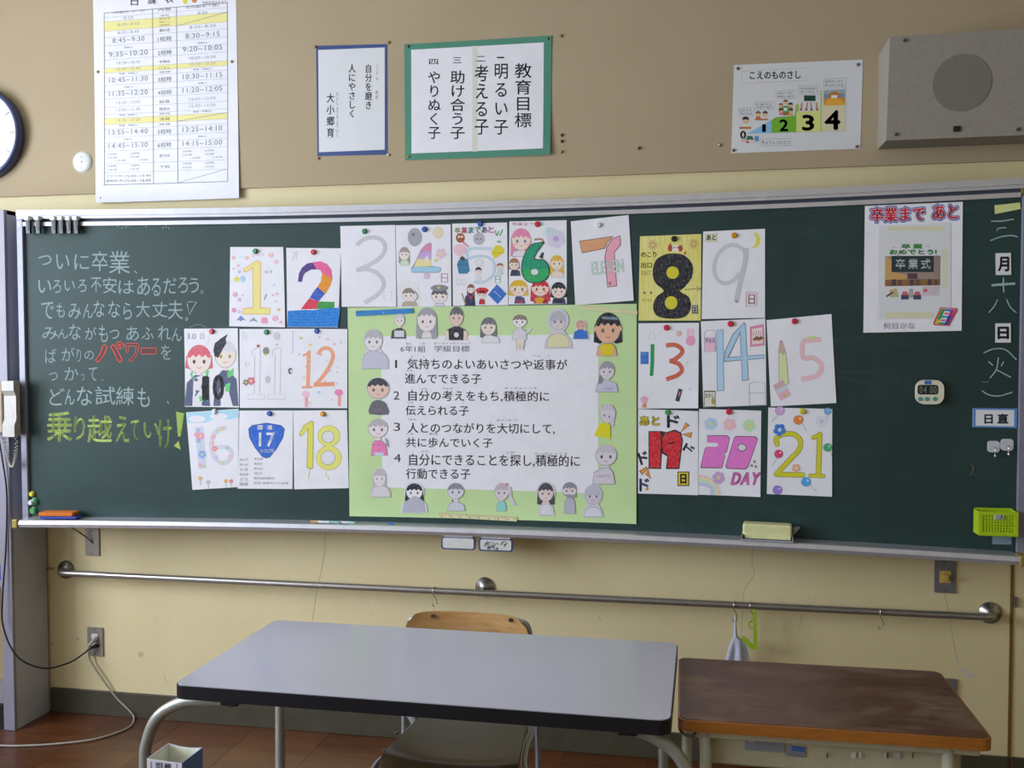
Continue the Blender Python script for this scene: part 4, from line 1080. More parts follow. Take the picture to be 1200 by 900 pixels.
a = A(0.0005); a.disc(150, 160, 48, '#aaaab2', 62); a.disc(140, 142, 12, '#7c7c84'); a.disc(305, 130, 36, '#e6d9bc', 42); face(a, 80, 270, 70, 90, '#a89a90', long=0.7, body=(50, 115, 310, 350), bcol='#cfe0cc')
flower(a, 325, 270, 34, '#e6c6da'); star(a, 292, 315, 20, '#ecd98a')
a.stroke([(328, 405), (370, 405), (370, 460), (328, 460), (328, 405)], 6, '#c76aa6', n=0); a.stroke([(330, 432), (368, 432)], 5, '#c76aa6', n=0)
a.rect(40, 462, 182, 620, '#e9e7ea'); face(a, 108, 545, 86, 92, '#8d8580', body=(60, 172, 590, 622), bcol='#b8aa98'); a.stroke([(150, 520), (170, 560), (140, 600)], 10, '#a89c90')
face(a, 315, 550, 110, 110, '#63636b', body=(280, 350, 600, 622), bcol='#d7d7de', fringe=0.45); a.disc(315, 500, 60, '#8a8a92', 22); a.disc(310, 497, 12, '#cdb46a', 9)
a.build('sketches', s, 'crayon')
magnet(497.5, 268.8, 'blue', 'blue round magnet holding the sheet with pastel 4')

s, A = dsheet([(530, 262.2), (594.4, 260.8), (595.6, 357.6), (531, 358.5)], 'drawing sheet with a pale blue outlined 5 and school doodles', Z2, 0.0022)
a = A(); a.stroke([(665, 238), (515, 240), (510, 300), (580, 285), (650, 300), (685, 350), (670, 420), (610, 460), (545, 462)], 8, '#cfe2f0', edge='#8fb4cc', ew=3); a.build('numeral', s, 'crayon')
a = A(0.0005)
for i, (ch, c) in enumerate(zip('卒業まであと', ('#a8a040', '#c04868', '#3f8f88', '#4a9a50', '#444a7c', '#d86aa0'))): a.text(ch, 418+i*45, 95-i, 455+i*45, 135-i, c, 0.03)
a.disc(455, 165, 30, '#a8562a', 32); a.disc(446, 158, 8, '#f0e6dc'); a.disc(466, 158, 8, '#f0e6dc'); a.stroke([(470, 190), (510, 225)], 7, '#c8385a'); a.disc(452, 245, 44, '#ecc4d2', 40); a.disc(580, 170, 38, '#b8b8c0', 42); a.disc(568, 172, 6, '#6c6c74'); a.disc(592, 172, 6, '#6c6c74')
a.stroke([(688, 115), (700, 150), (714, 118)], 7, '#3fa858'); a.stroke([(738, 110), (720, 150)], 7, '#3fa858'); a.disc(713, 190, 14, '#5cb868', 6)
a.poly([(662, 260), (690, 215), (720, 215), (752, 245), (742, 268), (680, 306)], '#e3d428'); a.stroke([(670, 270), (745, 262)], 3, '#b8a420', n=0)
a.poly([(432, 345), (445, 310), (505, 305), (518, 385), (500, 405), (445, 405)], '#3f7fa4'); a.poly([(448, 300), (470, 285), (490, 305), (470, 320)], '#3a3a44'); a.stroke([(450, 345), (505, 340)], 3, '#24506c', n=0)
face(a, 576, 385, 46, 50, '#3c3c44', body=(556, 598, 415, 450), bcol='#e2e2e8'); a.disc(580, 330, 26, '#e6e6ea', 28); ring(a, 580, 330, 26, '#b4b4bc', 2)
face(a, 720, 355, 48, 44, '#a86a48', body=(700, 742, 378, 410), bcol='#cfd8e6')
a.stroke([(690, 420), (722, 420), (722, 465), (690, 465), (690, 420)], 4, '#3fa060', n=0); a.stroke([(692, 442), (720, 442)], 3, '#3fa060', n=0)
for x in (440, 480): ring(a, x, 458, 16, '#c2c2ca', 2)
a.stroke([(425, 480), (495, 478)], 2, '#b0b0b8')
face(a, 525, 505, 48, 62, '#8a5a4a', long=0.9, body=(482, 556, 535, 618), bcol='#2e3458'); a.poly([(505, 540), (525, 560), (545, 540), (530, 580)], '#c83a48'); a.stroke([(465, 535), (490, 610)], 8, '#c08a3c', n=0)
face(a, 598, 545, 62, 60, '#a02838', body=(578, 622, 572, 610), bcol='#c83040'); a.disc(600, 517, 44, '#d02c34', 20); a.rect(580, 520, 620, 530, '#2a2a30')
a.poly([(700, 475), (765, 540), (705, 608), (640, 545)], '#2f6fc4'); a.stroke([(680, 520), (730, 565)], 3, '#d0d8e8', n=0)
a.build('sketches', s, 'crayon')
magnet(563, 262.5, 'blue', 'blue round magnet holding the sheet with outlined 5')

s, A = dsheet([(597, 259.6), (664, 258), (664.2, 356), (596, 357)], 'drawing sheet with a green 6 surrounded by colourful portraits', Z2, 0.0012, curl=dict(tl=0.002))
a = A(0.0003); a.text('卒業まで', 800, 62, 950, 82, '#e88aa8', 0.01)
face(a, 862, 175, 130, 150, '#e88ab0', '#f1dccf', body=(800, 905, 245, 290), bcol='#e7dfe6', long=0.75, blush='#f0b8b8', eye='#5a6c9c')
flower(a, 1095, 170, 60, '#d9d4ea', 6, '#c9a7dc'); flower(a, 1050, 120, 28, '#c4dcec')
face(a, 815, 340, 70, 80, '#a9785c', '#efdccf', body=(788, 858, 375, 420), bcol='#3b4054', long=0.4)
face(a, 1100, 330, 90, 100, '#e6b848', '#f1e0cf', body=(1060, 1150, 385, 430), bcol='#ecdccc', long=0.8, eye='#7a6a50')
a.poly([(980, 295), (1000, 262), (1015, 262), (1008, 305)], '#3c3c48'); a.stroke([(950, 175), (1000, 175), (1015, 205)], 14, '#b08a72')
face(a, 845, 500, 120, 110, '#e2b92c', '#f4dccb', body=(815, 890, 555, 605), bcol='#3a4a78', long=0.45, blush='#f0a0a0', eye='#3f7f66'); a.poly([(830, 575), (852, 590), (874, 572), (868, 600), (836, 600)], '#c83048')
face(a, 990, 500, 120, 110, '#cf2f3c', '#f4d8cb', body=(945, 1045, 555, 605), bcol='#b82438', long=0.8, blush='#f0a0a0', eye='#a8342c'); a.poly([(950, 570), (990, 560), (1020, 570), (1000, 605), (965, 605)], '#dfa02c')
face(a, 1112, 515, 100, 110, '#252b3c', '#f4dccf', body=(1068, 1162, 560, 605), bcol='#26304c', long=0.42, eye='#3f6fb0', blush='#f0b8b8')
a.build('portraits', s, 'crayon')
a = A(0.0016); a.poly([(975, 195), (1010, 190), (1010, 205), (965, 270), (955, 305), (1010, 308), (1045, 345), (1053, 395), (1035, 440), (985, 465), (920, 465), (880, 435), (862, 385), (868, 315), (895, 250), (935, 205)], '#2b3b3a', 4); a.poly([(978, 200), (1003, 196), (1003, 206), (960, 268), (950, 310), (1008, 314), (1039, 348), (1047, 394), (1030, 435), (983, 459), (922, 459), (885, 431), (868, 384), (874, 317), (900, 254), (938, 210)], '#189a72', 4)
a.poly([(870, 375), (1046, 370), (1046, 400), (1030, 435), (983, 459), (922, 459), (885, 431)], '#2cae62'); a.disc(952, 393, 28, '#2b3b3a', 24); a.disc(952, 393, 25, '#e2e2e8', 21); a.build('numeral', s, 'crayon')
magnet(629.8, 262.8, 'red', 'red round magnet holding the sheet with green 6')

Z3 = Zm(650, 245, 4.615)
s, A = dsheet([(669, 259.5), (736.7, 252), (742.7, 352.3), (674.3, 357.7)], 'tilted drawing sheet with an orange and pink 7', Z3, 0.0030, curl=dict(br=0.004, bl=0.003))
a = A(); a.poly([(133, 172), (320, 146), (288, 180), (272, 215), (148, 240)], '#8f6c58'); a.poly([(137, 176), (310, 151), (284, 179), (269, 211), (151, 235)], '#e0a276')
a.poly([(310, 160), (355, 142), (360, 195), (325, 235), (338, 418), (285, 424), (270, 260), (280, 205)], '#a06478'); a.poly([(313, 164), (351, 148), (355, 193), (321, 233), (333, 414), (289, 419), (275, 260), (285, 207)], '#eeaabd'); a.build('numeral', s, 'crayon')
a = A(0.0005); a.text('ELEVEN', 202, 280, 372, 348, '#d5e8de', 0.0, edge='#3f8f74', eb=0.028, rot=-0.10); a.build('lettering', s, 'crayon')
magnet(701.5, 264, 'white', 'white round magnet holding the sheet with orange and pink 7')

M['yellow_sheet'] = plain('yellow_crayoned_paper', '#e2d668', 0.7, var=0.0, scale=60, stretch=(3, 1, 0.25), c2='#ece6a0')
s, A = dsheet([(750, 277), (821.8, 274.3), (821.2, 375.7), (748.2, 375.7)], 'yellow coloured drawing sheet with a big black 8', Z3, 0.0012, 'yellow_sheet')
a = A(); a.poly([(640, 240), (700, 250), (745, 300), (742, 370), (700, 425), (678, 445), (725, 475), (738, 530), (715, 575), (670, 592), (590, 590), (545, 570), (532, 520), (555, 470), (590, 442), (545, 400), (530, 345), (545, 280), (590, 248)], '#26262c', 3)
a.disc(638, 344, 34, '#d9d02a', 34); a.disc(630, 507, 34, '#d9d02a', 36); a.build('numeral', s, 'crayon')
a = A(0.0005)
for x, y in ((530, 195), (752, 188)):
    for k in range(12): a.stroke([(x+8*math.cos(k*PI/6), y+8*math.sin(k*PI/6)), (x+28*math.cos(k*PI/6), y+28*math.sin(k*PI/6))], 3, ('#d86a70', '#d88a4c', '#9a8a80')[k % 3], n=0)
a.disc(655, 212, 22, '#efe8e4', 20); a.disc(625, 212, 12, '#b84428', 18); a.disc(680, 212, 12, '#b84428', 18); a.stroke([(615, 200), (630, 186)], 6, '#b84428', n=0); a.stroke([(700, 245), (712, 232)], 9, '#c8382c', n=0); a.disc(646, 208, 4, '#333'); a.disc(664, 208, 4, '#333')
a.text('のこり', 468, 232, 550, 260, '#38382c', 0.02); a.text('出口', 468, 288, 525, 318, '#38382c', 0.01); a.text('EXIT', 470, 335, 520, 358, '#8a8850')
a.stroke([(703, 436), (788, 430)], 3, '#38382c', n=0); a.stroke([(765, 418), (790, 430), (770, 445)], 3, '#38382c', n=0)
a.rect(743, 520, 775, 566, '#46464c'); a.text('日', 749, 526, 769, 560, '#ecebe0', 0.03); a.disc(485, 453, 6, '#7a6a3c'); a.disc(521, 453, 6, '#7a6a3c'); a.text('まいまい', 472, 484, 528, 500, '#c8884c'); a.build('lettering', s, 'crayon')
magnet(790, 280, 'black', 'black round magnet holding the yellow sheet with 8')

s, A = dsheet([(824, 271.4), (896.4, 268.2), (896.4, 372.4), (822.3, 374)], 'drawing sheet with a pencilled 9 and a yellow crescent moon', Z3, 0.0022)
a = A(); a.stroke([(1035, 240), (1000, 205), (950, 195), (900, 225), (868, 280), (865, 345), (890, 390), (930, 402), (975, 380), (1000, 345)], 15, '#d2d2d8', edge='#a2a2aa', ew=1.5)
a.stroke([(1035, 210), (1030, 290), (1005, 390), (982, 505)], 22, '#ccccd4', edge='#a2a2aa', ew=1.5); a.disc(984, 500, 7, '#8c8c94')
a.poly([(1075, 125), (1100, 135), (1113, 165), (1105, 195), (1080, 212), (1068, 208), (1085, 190), (1088, 155)], '#e6dc5c', 2)
a.stroke([(1037, 452), (1093, 452), (1093, 526), (1035, 526), (1037, 452)], 4, '#bf8f94', n=0); a.text('日', 1048, 462, 1082, 516, '#c79aa0', 0.03)
a.poly([(812, 135), (880, 128), (878, 178), (812, 178)], '#d9d8b4'); a.text('あと', 822, 140, 872, 168, '#2c3048', 0.04); a.build('numeral', s, 'crayon')
magnet(860, 276, 'orange', 'orange round magnet holding the sheet with pencilled 9')

Z4 = Zm(210, 375, 5.854)
s, A = dsheet([(216, 385.2), (278.7, 384.7), (280.5, 477.5), (217.7, 476.6)], 'drawing sheet of two figures in dark jackets around a 10', Z4, 0.0012, curl=dict(bl=0.006, br=0.002))
a = A(); face(a, 138, 270, 170, 200, '#dc6a7a', '#efdfd8', body=(40, 215, 375, 590), bcol='#5c6484', long=0.3, eye='#5a4450'); face(a, 318, 235, 150, 190, '#d8d8de', '#efe2da', body=(235, 410, 345, 590), bcol='#5c6484', eye='#b0983c')
a.poly([(235, 210), (245, 160), (290, 125), (335, 95), (320, 130), (325, 160), (300, 200), (270, 260), (245, 250)], '#3c3c44'); a.poly([(100, 400), (165, 375), (175, 590), (95, 590)], '#e6e4ea'); a.poly([(280, 470), (330, 450), (370, 590), (280, 590)], '#e8e6ec')
for P in ([(75, 370), (95, 345), (92, 410)], [(185, 345), (205, 340), (200, 380), (180, 400)], [(140, 520), (205, 520), (200, 555), (140, 560)], [(330, 360), (375, 330), (370, 380), (335, 400)], [(320, 440), (355, 430), (345, 490), (318, 490)]): a.poly(P, '#6fcf80')
a.build('portraits', s, 'crayon')
a = A(0.0012); a.text('0', 236, 378, 305, 545, '#26262a', 0.03); a.build('numeral', s, 'crayon'); a = A(0.0012); a.text('1', 165, 390, 200, 545, '#26262a', 0.02); a.build('numeral', s, 'crayon'); a = A(0.0006); a.disc(70, 110, 26, '#e7e7ec', 26)
for t, x in (('1', 62), ('0', 90), ('日', 145)): a.text(t, x, 92, x+(12 if t == '1' else 26), 132, '#a4a4ae')
ring(a, 130, 112, 82, '#c6c6cc', 1.5); a.build('numeral', s, 'crayon')
magnet(248.5, 388.5, 'red', 'red round magnet holding the sheet with two figures')

s, A = dsheet([(280.9, 385.6), (344, 385.2), (344, 478), (281.4, 478)], 'drawing sheet with an outlined white 11 and pencil doodles', Z4, 0.0022)
a = A()
for dx in (0, 140):
    P = [(500, 215), (535, 190), (560, 195), (553, 512), (590, 515), (588, 545), (470, 542), (472, 512), (516, 510), (520, 240), (503, 245)]
    a.stroke([(x+dx, y) for x, y in P], 2.2, '#9c9ca6', closed=True, n=0)
a.build('numeral', s, 'crayon')
a = A(0.0006); a.disc(545, 178, 12, '#b06a54', 10); a.disc(598, 212, 22, '#8d8a84', 26); a.disc(596, 238, 10, '#e2d24a', 8); a.disc(670, 110, 24, '#cfcfd6', 28); a.disc(670, 168, 6, '#d88a8a'); flower(a, 495, 418, 26, '#e27a9c'); flower(a, 460, 428, 20, '#8c8c70')
a.disc(608, 408, 18, '#c9c9d0', 26); a.disc(765, 350, 17, '#6a6a74', 22); a.disc(772, 352, 9, '#e0dde2', 12); ring(a, 468, 305, 14, '#b2b2ba', 2); a.stroke([(440, 85), (465, 85), (460, 140), (445, 138), (440, 85)], 2, '#b8b8c0', n=0); a.rect(778, 70, 784, 230, '#c8c0dc')
a.build('sketches', s, 'crayon')
magnet(312.5, 389.2, 'green', 'green round magnet holding the sheet with outlined 11')

s, A = dsheet([(344, 385.2), (407.3, 385.6), (407.3, 478.4), (344, 478)], 'drawing sheet with an orange 12 and pink trees', Z4, 0.0030)
a = A(); a.stroke([(850, 245), (880, 232), (900, 212)], 16, '#f0a684', n=0); a.stroke([(892, 215), (885, 460)], 26, '#f0a684', n=0); a.stroke([(845, 462), (918, 460)], 16, '#f0a684', n=0); a.build('numeral', s, 'crayon'); a = A()
a.stroke([(955, 235), (975, 205), (1015, 192), (1050, 215), (1055, 265), (1020, 340), (965, 415), (930, 448)], 26, '#f0a684'); a.stroke([(925, 445), (1068, 438)], 28, '#ee9e78', n=0); a.build('numeral', s, 'crayon')
a = A(0.0005); a.rect(864, 520, 886, 598, '#efa9a0'); a.rect(1090, 510, 1112, 590, '#efa9a0'); a.disc(872, 508, 28, '#eec3dc', 22); a.disc(1097, 497, 30, '#ee86bd', 22)
for k in range(26): a.disc(R.uniform(820, 1130), R.uniform(110, 590), R.uniform(3, 8), R.choice(['#f0b6cc', '#e8dc88', '#b9dcec', '#d9b4e4', '#f0b090']), n=8)
for x, y, c in ((838, 124, '#d8c878'), (900, 172, '#e6dc4a'), (1020, 132, '#f2c6da'), (1110, 145, '#bfe4f0'), (1068, 165, '#ecb6d4'), (960, 495, '#a8d8ec')): a.disc(x, y, 12, c, 8)
a.build('doodles', s, 'crayon')
magnet(371.5, 388, 'blue', 'blue round magnet holding the sheet with orange 12')

Z5 = Zm(740, 365, 4.898)
s, A = dsheet([(748.2, 378.9), (819.2, 378.3), (818.2, 478.3), (747.8, 478.7)], 'drawing sheet with a thin green 1 and red-brown 3', Z5, 0.0022, curl=dict(bl=0.008, br=0.008))
a = A(); a.stroke([(121, 188), (120, 280), (115, 370)], 21, '#1c9c58', n=0); a.stroke([(198, 195), (250, 192), (288, 215), (285, 245), (240, 280), (222, 284), (270, 300), (290, 335), (265, 365), (200, 390)], 25, '#d2664e', taper=False); a.build('numeral', s, 'crayon')
a = A(0.0005); a.rect(52, 232, 98, 302, '#3a76d0'); a.rect(60, 240, 88, 262, '#6f9ce0')
a.disc(339, 168, 27, '#f3a2c8', 30); a.disc(325, 118, 10, '#f6c4dc', 24); a.disc(349, 120, 9, '#f6c4dc', 24); flower(a, 273, 127, 16, '#e0b4bc'); a.stroke([(282, 445), (262, 515)], 24, '#3c3c44', n=0); a.stroke([(277, 462), (270, 492)], 12, '#b06a8c', n=0)
a.stroke([(98, 155), (110, 120), (125, 118), (142, 155), (98, 155)], 1.6, '#b8b8c0', n=0); a.disc(75, 505, 22, '#eeb0c6', 20); a.poly([(68, 525), (84, 525), (90, 550), (60, 550)], '#e88c74'); a.disc(68, 505, 3, '#9b5c74'); a.disc(82, 505, 3, '#9b5c74'); a.disc(338, 445, 6, '#d4cfcf'); a.stroke([(320, 300), (325, 285)], 3, '#e4a4b4', n=0); a.build('doodles', s, 'crayon')
magnet(781, 384, 'red', 'red round magnet holding the sheet with green and red-brown 13')

s, A = dsheet([(821.3, 376.6), (896.8, 373.2), (898.2, 474.8), (824.3, 477.3)], 'drawing sheet with a light blue outlined 14 and snack boxes', Z5, 0.0012)
a = A()
for P in ([(488, 107), (528, 103), (532, 455), (490, 458)],): a.poly(P, '#8a8e9c'); a.poly([(491, 110), (525, 107), (528, 451), (494, 454)], '#b4d8f0')
a.poly([(645, 62), (656, 70), (674, 395), (634, 400), (622, 130), (560, 262), (762, 246), (764, 270), (530, 290), (535, 225), (580, 130)], '#8a8e9c'); a.poly([(643, 70), (652, 76), (669, 391), (638, 395), (626, 110), (548, 268), (760, 250), (761, 266), (535, 284), (541, 226), (585, 133)], '#aed4ee'); a.build('numeral', s, 'crayon')
a = A(0.0005); a.stroke([(418, 130), (430, 108), (470, 106), (482, 130), (484, 228), (420, 232), (418, 130)], 2.5, '#a08c98', n=0); a.rect(421, 185, 481, 228, '#efc4d8'); a.rect(420, 148, 482, 184, '#d9b8d4'); a.text('チョコ', 426, 154, 474, 178, '#7c4c6c', 0.02)
a.poly([(680, 88), (758, 72), (764, 195), (680, 204)], '#df8aa8'); a.poly([(692, 100), (752, 90), (754, 182), (692, 190)], '#f0dede')
for k in range(4): a.disc(708+k*12, 160-(k % 2)*8, 13, '#7c4c38' if k % 2 else '#a86a48', 9); a.stroke([(697+k*14, 140), (705+k*14, 112)], 3, '#c85c84', n=0)
a.rect(416, 455, 482, 548, '#5f5c44'); a.rect(420, 462, 478, 545, '#e4e2d4'); a.text('おかし', 424, 470, 474, 496, '#4c4a34', 0.03); a.disc(468, 515, 10, '#b8a04c', 20)
a.stroke([(676, 415), (710, 404), (766, 410), (770, 535), (676, 538), (676, 415)], 2.5, '#9a9aa6', n=0); a.stroke([(676, 468), (768, 466)], 2.2, '#9a9aa6', n=0); a.build('doodles', s, 'crayon')
magnet(856, 379.5, 'red', 'red round magnet holding the sheet with blue 14')

s, A = dsheet([(898.2, 375.2), (974.2, 368), (979.9, 472.2), (903.3, 476.3)], 'tilted drawing sheet with pencil shaped 1 and pale pink 5', Z5, 0.0026, curl=dict(br=0.003))
a = A(); a.poly([(843, 235), (888, 235), (905, 410), (888, 428), (845, 410)], '#a8aa9c'); a.poly([(847, 238), (884, 238), (900, 408), (886, 422), (849, 406)], '#dde4a8'); a.poly([(840, 235), (848, 180), (858, 165), (870, 180), (888, 235), (870, 252), (858, 238)], '#cbb0a6'); a.disc(859, 172, 6, '#b0707c')
a.stroke([(1088, 160), (1030, 165), (985, 175), (985, 265), (1040, 265), (1085, 300), (1085, 345), (1050, 375), (972, 388)], 24, '#efc4cc', edge='#d0a0a8', ew=1.5); a.rect(1010, 142, 1056, 160, '#cfdc9c'); a.build('numeral', s, 'crayon')
a = A(0.0005); a.poly([(812, 425), (868, 392), (916, 478), (856, 512)], '#d6aeb8'); a.poly([(828, 450), (884, 422), (896, 445), (842, 474)], '#cfd6e2'); a.poly([(842, 474), (896, 446), (914, 478), (856, 510)], '#ecb4cc'); a.disc(878, 480, 12, '#d8c078'); a.build('eraser_drawing', s, 'crayon')
magnet(931, 376.5, 'red', 'red round magnet holding the tilted sheet with 15')

Z6 = Zm(210, 470, 5.854)
s, A = dsheet([(218.5, 483.2), (280, 479), (279.2, 570.8), (226.2, 573.9)], 'tilted drawing sheet with a flowered pastel 16 under blue sky', Z6, 0.0026, curl=dict(bl=0.003))
a = A(); a.poly([(52, 80), (410, 56), (410, 112), (330, 128), (250, 120), (180, 148), (60, 150)], '#b2dcf0'); a.disc(125, 122, 58, '#eceaf2', 24); a.disc(275, 105, 62, '#eceaf2', 22)
for P in ([(110, 180), (165, 175), (172, 250), (180, 350), (188, 460), (135, 465), (125, 340), (112, 260)],): a.poly(P, '#d6d6ea')
a.stroke([(330, 185), (275, 190), (235, 240), (222, 310), (245, 390), (300, 425), (350, 400), (362, 350), (325, 315), (265, 318), (235, 335)], 24, '#dcd8e8', edge='#c0bccc', ew=1.2); a.build('numeral', s, 'crayon')
a = A(0.0005)
for x, y, r, c in ((150, 240, 24, '#f0a4c4'), (122, 230, 16, '#ee9cb4'), (160, 365, 26, '#84b4ea'), (135, 270, 14, '#8fa8e0'), (150, 440, 15, '#e6b8c4'), (145, 310, 16, '#b8dcea'), (175, 448, 12, '#b8d8c4'), (132, 200, 13, '#a8c4e4'), (235, 245, 16, '#f0b4bc'), (245, 325, 18, '#ee8ca8'), (300, 190, 13, '#e8c8a0'), (330, 320, 14, '#a8d0e0'), (228, 290, 14, '#f2c0c8'), (265, 205, 12, '#b8dcc0'), (350, 380, 14, '#f0c8d0'), (300, 425, 14, '#c4e0c8'), (255, 385, 13, '#d0c0e8')): flower(a, x, y, r, c)
for x, y, c in ((147, 530, '#e8a860'), (202, 555, '#c8b0dc'), (322, 548, '#e8b048'), (358, 550, '#e07890')): flower(a, x, y, 13, c); a.stroke([(x, y+12), (x+2, y+45)], 3, '#9cc8a0', n=0)
a.build('flowers', s, 'crayon')
magnet(251.5, 482.2, 'white', 'white round magnet holding the sheet with flowered 16')

s, A = dsheet([(279.2, 481.1), (343.6, 481), (343.2, 573), (278.8, 572.5)], 'drawing sheet with a blue road shield reading 17', Z6, 0.0012, curl=dict(a=0.002))
a = A(); SH = [(475, 190), (500, 165), (600, 148), (700, 165), (726, 190), (715, 250), (670, 330), (625, 385), (600, 393), (570, 382), (520, 320), (482, 250)]
a.poly(SH, '#3c4a7c'); a.poly([(600+(x-600)*0.965, 262+(y-262)*0.965) for x, y in SH], '#2f6ad0'); a.text('国道', 540, 165, 640, 195, '#e6e8f2', 0.03, gap=0.6); a.text('17', 550, 218, 655, 310, '#e8eaf4', 0.02, gap=0.05); a.text('ROUTE', 562, 330, 652, 354, '#dfe2f0', 0.03); a.build('numeral', s, 'crayon')
a = A(0.0006)
for i, (l, r) in enumerate((('起点', '東京都'), ('終点', '新潟市'), ('全長', '約350'), ('経由地', '埼玉'), ('主な', '群馬県前橋市'), ('路線', '国道 高崎市から新潟'))): a.text(l, 416, 392+i*34-i*i*0.3, 416+60, 410+i*34, '#a0a0ac'); a.text(r, 515, 388+i*33, 515+(60 if i < 4 else 140 if i == 4 else 235), 405+i*33, '#a0a0ac')
a.build('lettering', s, 'crayon')
magnet(316, 484.5, 'blue', 'blue round magnet holding the sheet with road shield 17')

s, A = dsheet([(344, 481), (406.8, 480.6), (409, 572), (345, 573.3)], 'drawing sheet with a yellow balloon shaped 18', Z6, 0.0022)
a = A(); a.poly([(825, 225), (850, 170), (905, 133), (925, 140), (922, 460), (900, 470), (875, 455), (882, 190), (845, 240), (828, 240)], '#a9a688'); a.poly([(830, 225), (853, 174), (903, 139), (919, 144), (916, 455), (899, 463), (881, 451), (888, 180), (848, 232), (833, 235)], '#e6e05a')
for y, r in ((240, 78), (390, 88)): a.disc(1028, y, r, '#a9a688', r*0.96, 26)
for y, r in ((240, 75), (390, 85)): a.disc(1028, y, r, '#ebe676', r*0.96, 26)
for y, r in ((245, 42), (388, 50)): a.disc(1023, y, r, '#77778c', r, 22); a.disc(1023, y, r-3, '#e4e4ea', r-3, 22)
a.stroke([(897, 468), (893, 500), (890, 530)], 6, '#d8d068', n=2); a.stroke([(1015, 478), (1008, 510), (1030, 520), (1025, 545)], 5, '#d8d068', n=2); a.stroke([(1092, 530), (1130, 530), (1130, 570), (1092, 570), (1092, 530)], 1.5, '#c8c8d0', n=0); a.build('numeral', s, 'crayon')
magnet(378.5, 485, 'orange', 'orange round magnet holding the sheet with balloon 18')

Z7 = Zm(740, 470, 4.898)
s, A = dsheet([(747.8, 479.2), (818.2, 481.8), (818, 580.2), (747.8, 578.2)], 'drawing sheet with a bold red 19 and black lettering', Z7, 0.0022)
a = A(); K = '#2a2226'
a.poly([(98, 172), (175, 172), (200, 178), (250, 163), (285, 180), (296, 225), (275, 390), (198, 390), (205, 318), (175, 300), (170, 390), (98, 388)], K); a.poly([(104, 178), (168, 178), (166, 382), (104, 382)], '#d42430'); a.poly([(195, 185), (250, 172), (280, 190), (288, 228), (268, 382), (206, 382), (214, 312), (190, 298), (178, 265), (178, 215)], '#d42430'); a.poly([(212, 240), (232, 232), (254, 236), (236, 246), (216, 247)], K)
a.text('あと', 50, 88, 160, 138, '#e4cf2a', 0.03, edge='#6a5f1a', eb=0.05)
for (x, y, w, h, r) in ((206, 84, 68, 66, 0), (300, 252, 58, 44, 0.5), (45, 292, 50, 68, -0.3), (48, 446, 52, 70, 0)): a.text('ド', x, y, x+w, y+h, '#303038' if y < 440 else '#303c68', 0.035, rot=r)
for P in ([(280, 182), (312, 122), (334, 140)], [(288, 190), (348, 178), (342, 212)], [(44, 400), (85, 376), (98, 386), (62, 425)], [(80, 420), (98, 388), (112, 448)]):
    a.poly(P, '#5a3c20'); cx, cy = sum(p[0] for p in P)/len(P), sum(p[1] for p in P)/len(P); a.poly([(cx+(x-cx)*0.8, cy+(y-cy)*0.8) for x, y in P], '#ea9a30')
a.rect(264, 404, 332, 487, K); a.rect(269, 409, 326, 481, '#e0cc1c'); a.text('日', 282, 420, 314, 472, K, 0.06); a.rect(82, 495, 98, 512, '#c9a838'); a.build('numeral', s, 'crayon')
magnet(782.5, 483, 'leaf', 'light green round magnet holding the sheet with red 19')

s, A = dsheet([(819.2, 479.2), (892, 481.2), (891, 582.3), (818, 579.6)], 'drawing sheet with a big pink 20 above the word DAY', Z7, 0.0012, curl=dict(br=0.003))
a = A(); K = '#4c2c4c'
T2 = [(436, 196), (550, 196), (566, 212), (548, 290), (535, 305), (495, 308), (540, 310), (520, 386), (398, 384), (396, 372), (420, 275), (432, 262), (490, 262), (498, 250), (494, 238), (434, 236)]
T0 = [(598, 200), (712, 202), (726, 218), (670, 380), (655, 392), (548, 388), (538, 372), (588, 212)]
for T in (T2, T0):
    cx, cy = sum(p[0] for p in T)/len(T), sum(p[1] for p in T)/len(T); a.poly(T, K); a.poly([(cx+(x-cx)*0.955, cy+(y-cy)*0.955) for x, y in T], '#e87ad0')
a.disc(634, 266, 26, K, 22); a.disc(634, 266, 22, '#e4e2ea', 18)
a.text('DAY', 572, 412, 724, 478, '#e66cc0', 0.035, edge=K, eb=0.03, slant=0.25); a.build('numeral', s, 'crayon')
a = A(0.0005)
for k, c in enumerate(('#f0c8cc', '#efe2b0', '#cfe6c4', '#c0dcee', '#d2c6ea')): a.stroke([(384, 430+k*12), (430, 436+k*12), (480-k*6, 470+k*8), (508-k*12, 538)], 12, c)
for x, y in ((706, 348), (690, 370), (714, 376)): star(a, x, y, 11, '#8a6a58')
for x, y, c in ((455, 130, '#b8d4ee'), (562, 135, '#f0c0d4'), (675, 140, '#c4e6b4'), (500, 440, '#c8a8d8')): flower(a, x, y, 34, c, 6, '#e8d890')
a.build('rainbow', s, 'crayon')
magnet(854, 482.5, 'red', 'red round magnet holding the sheet with pink 20')

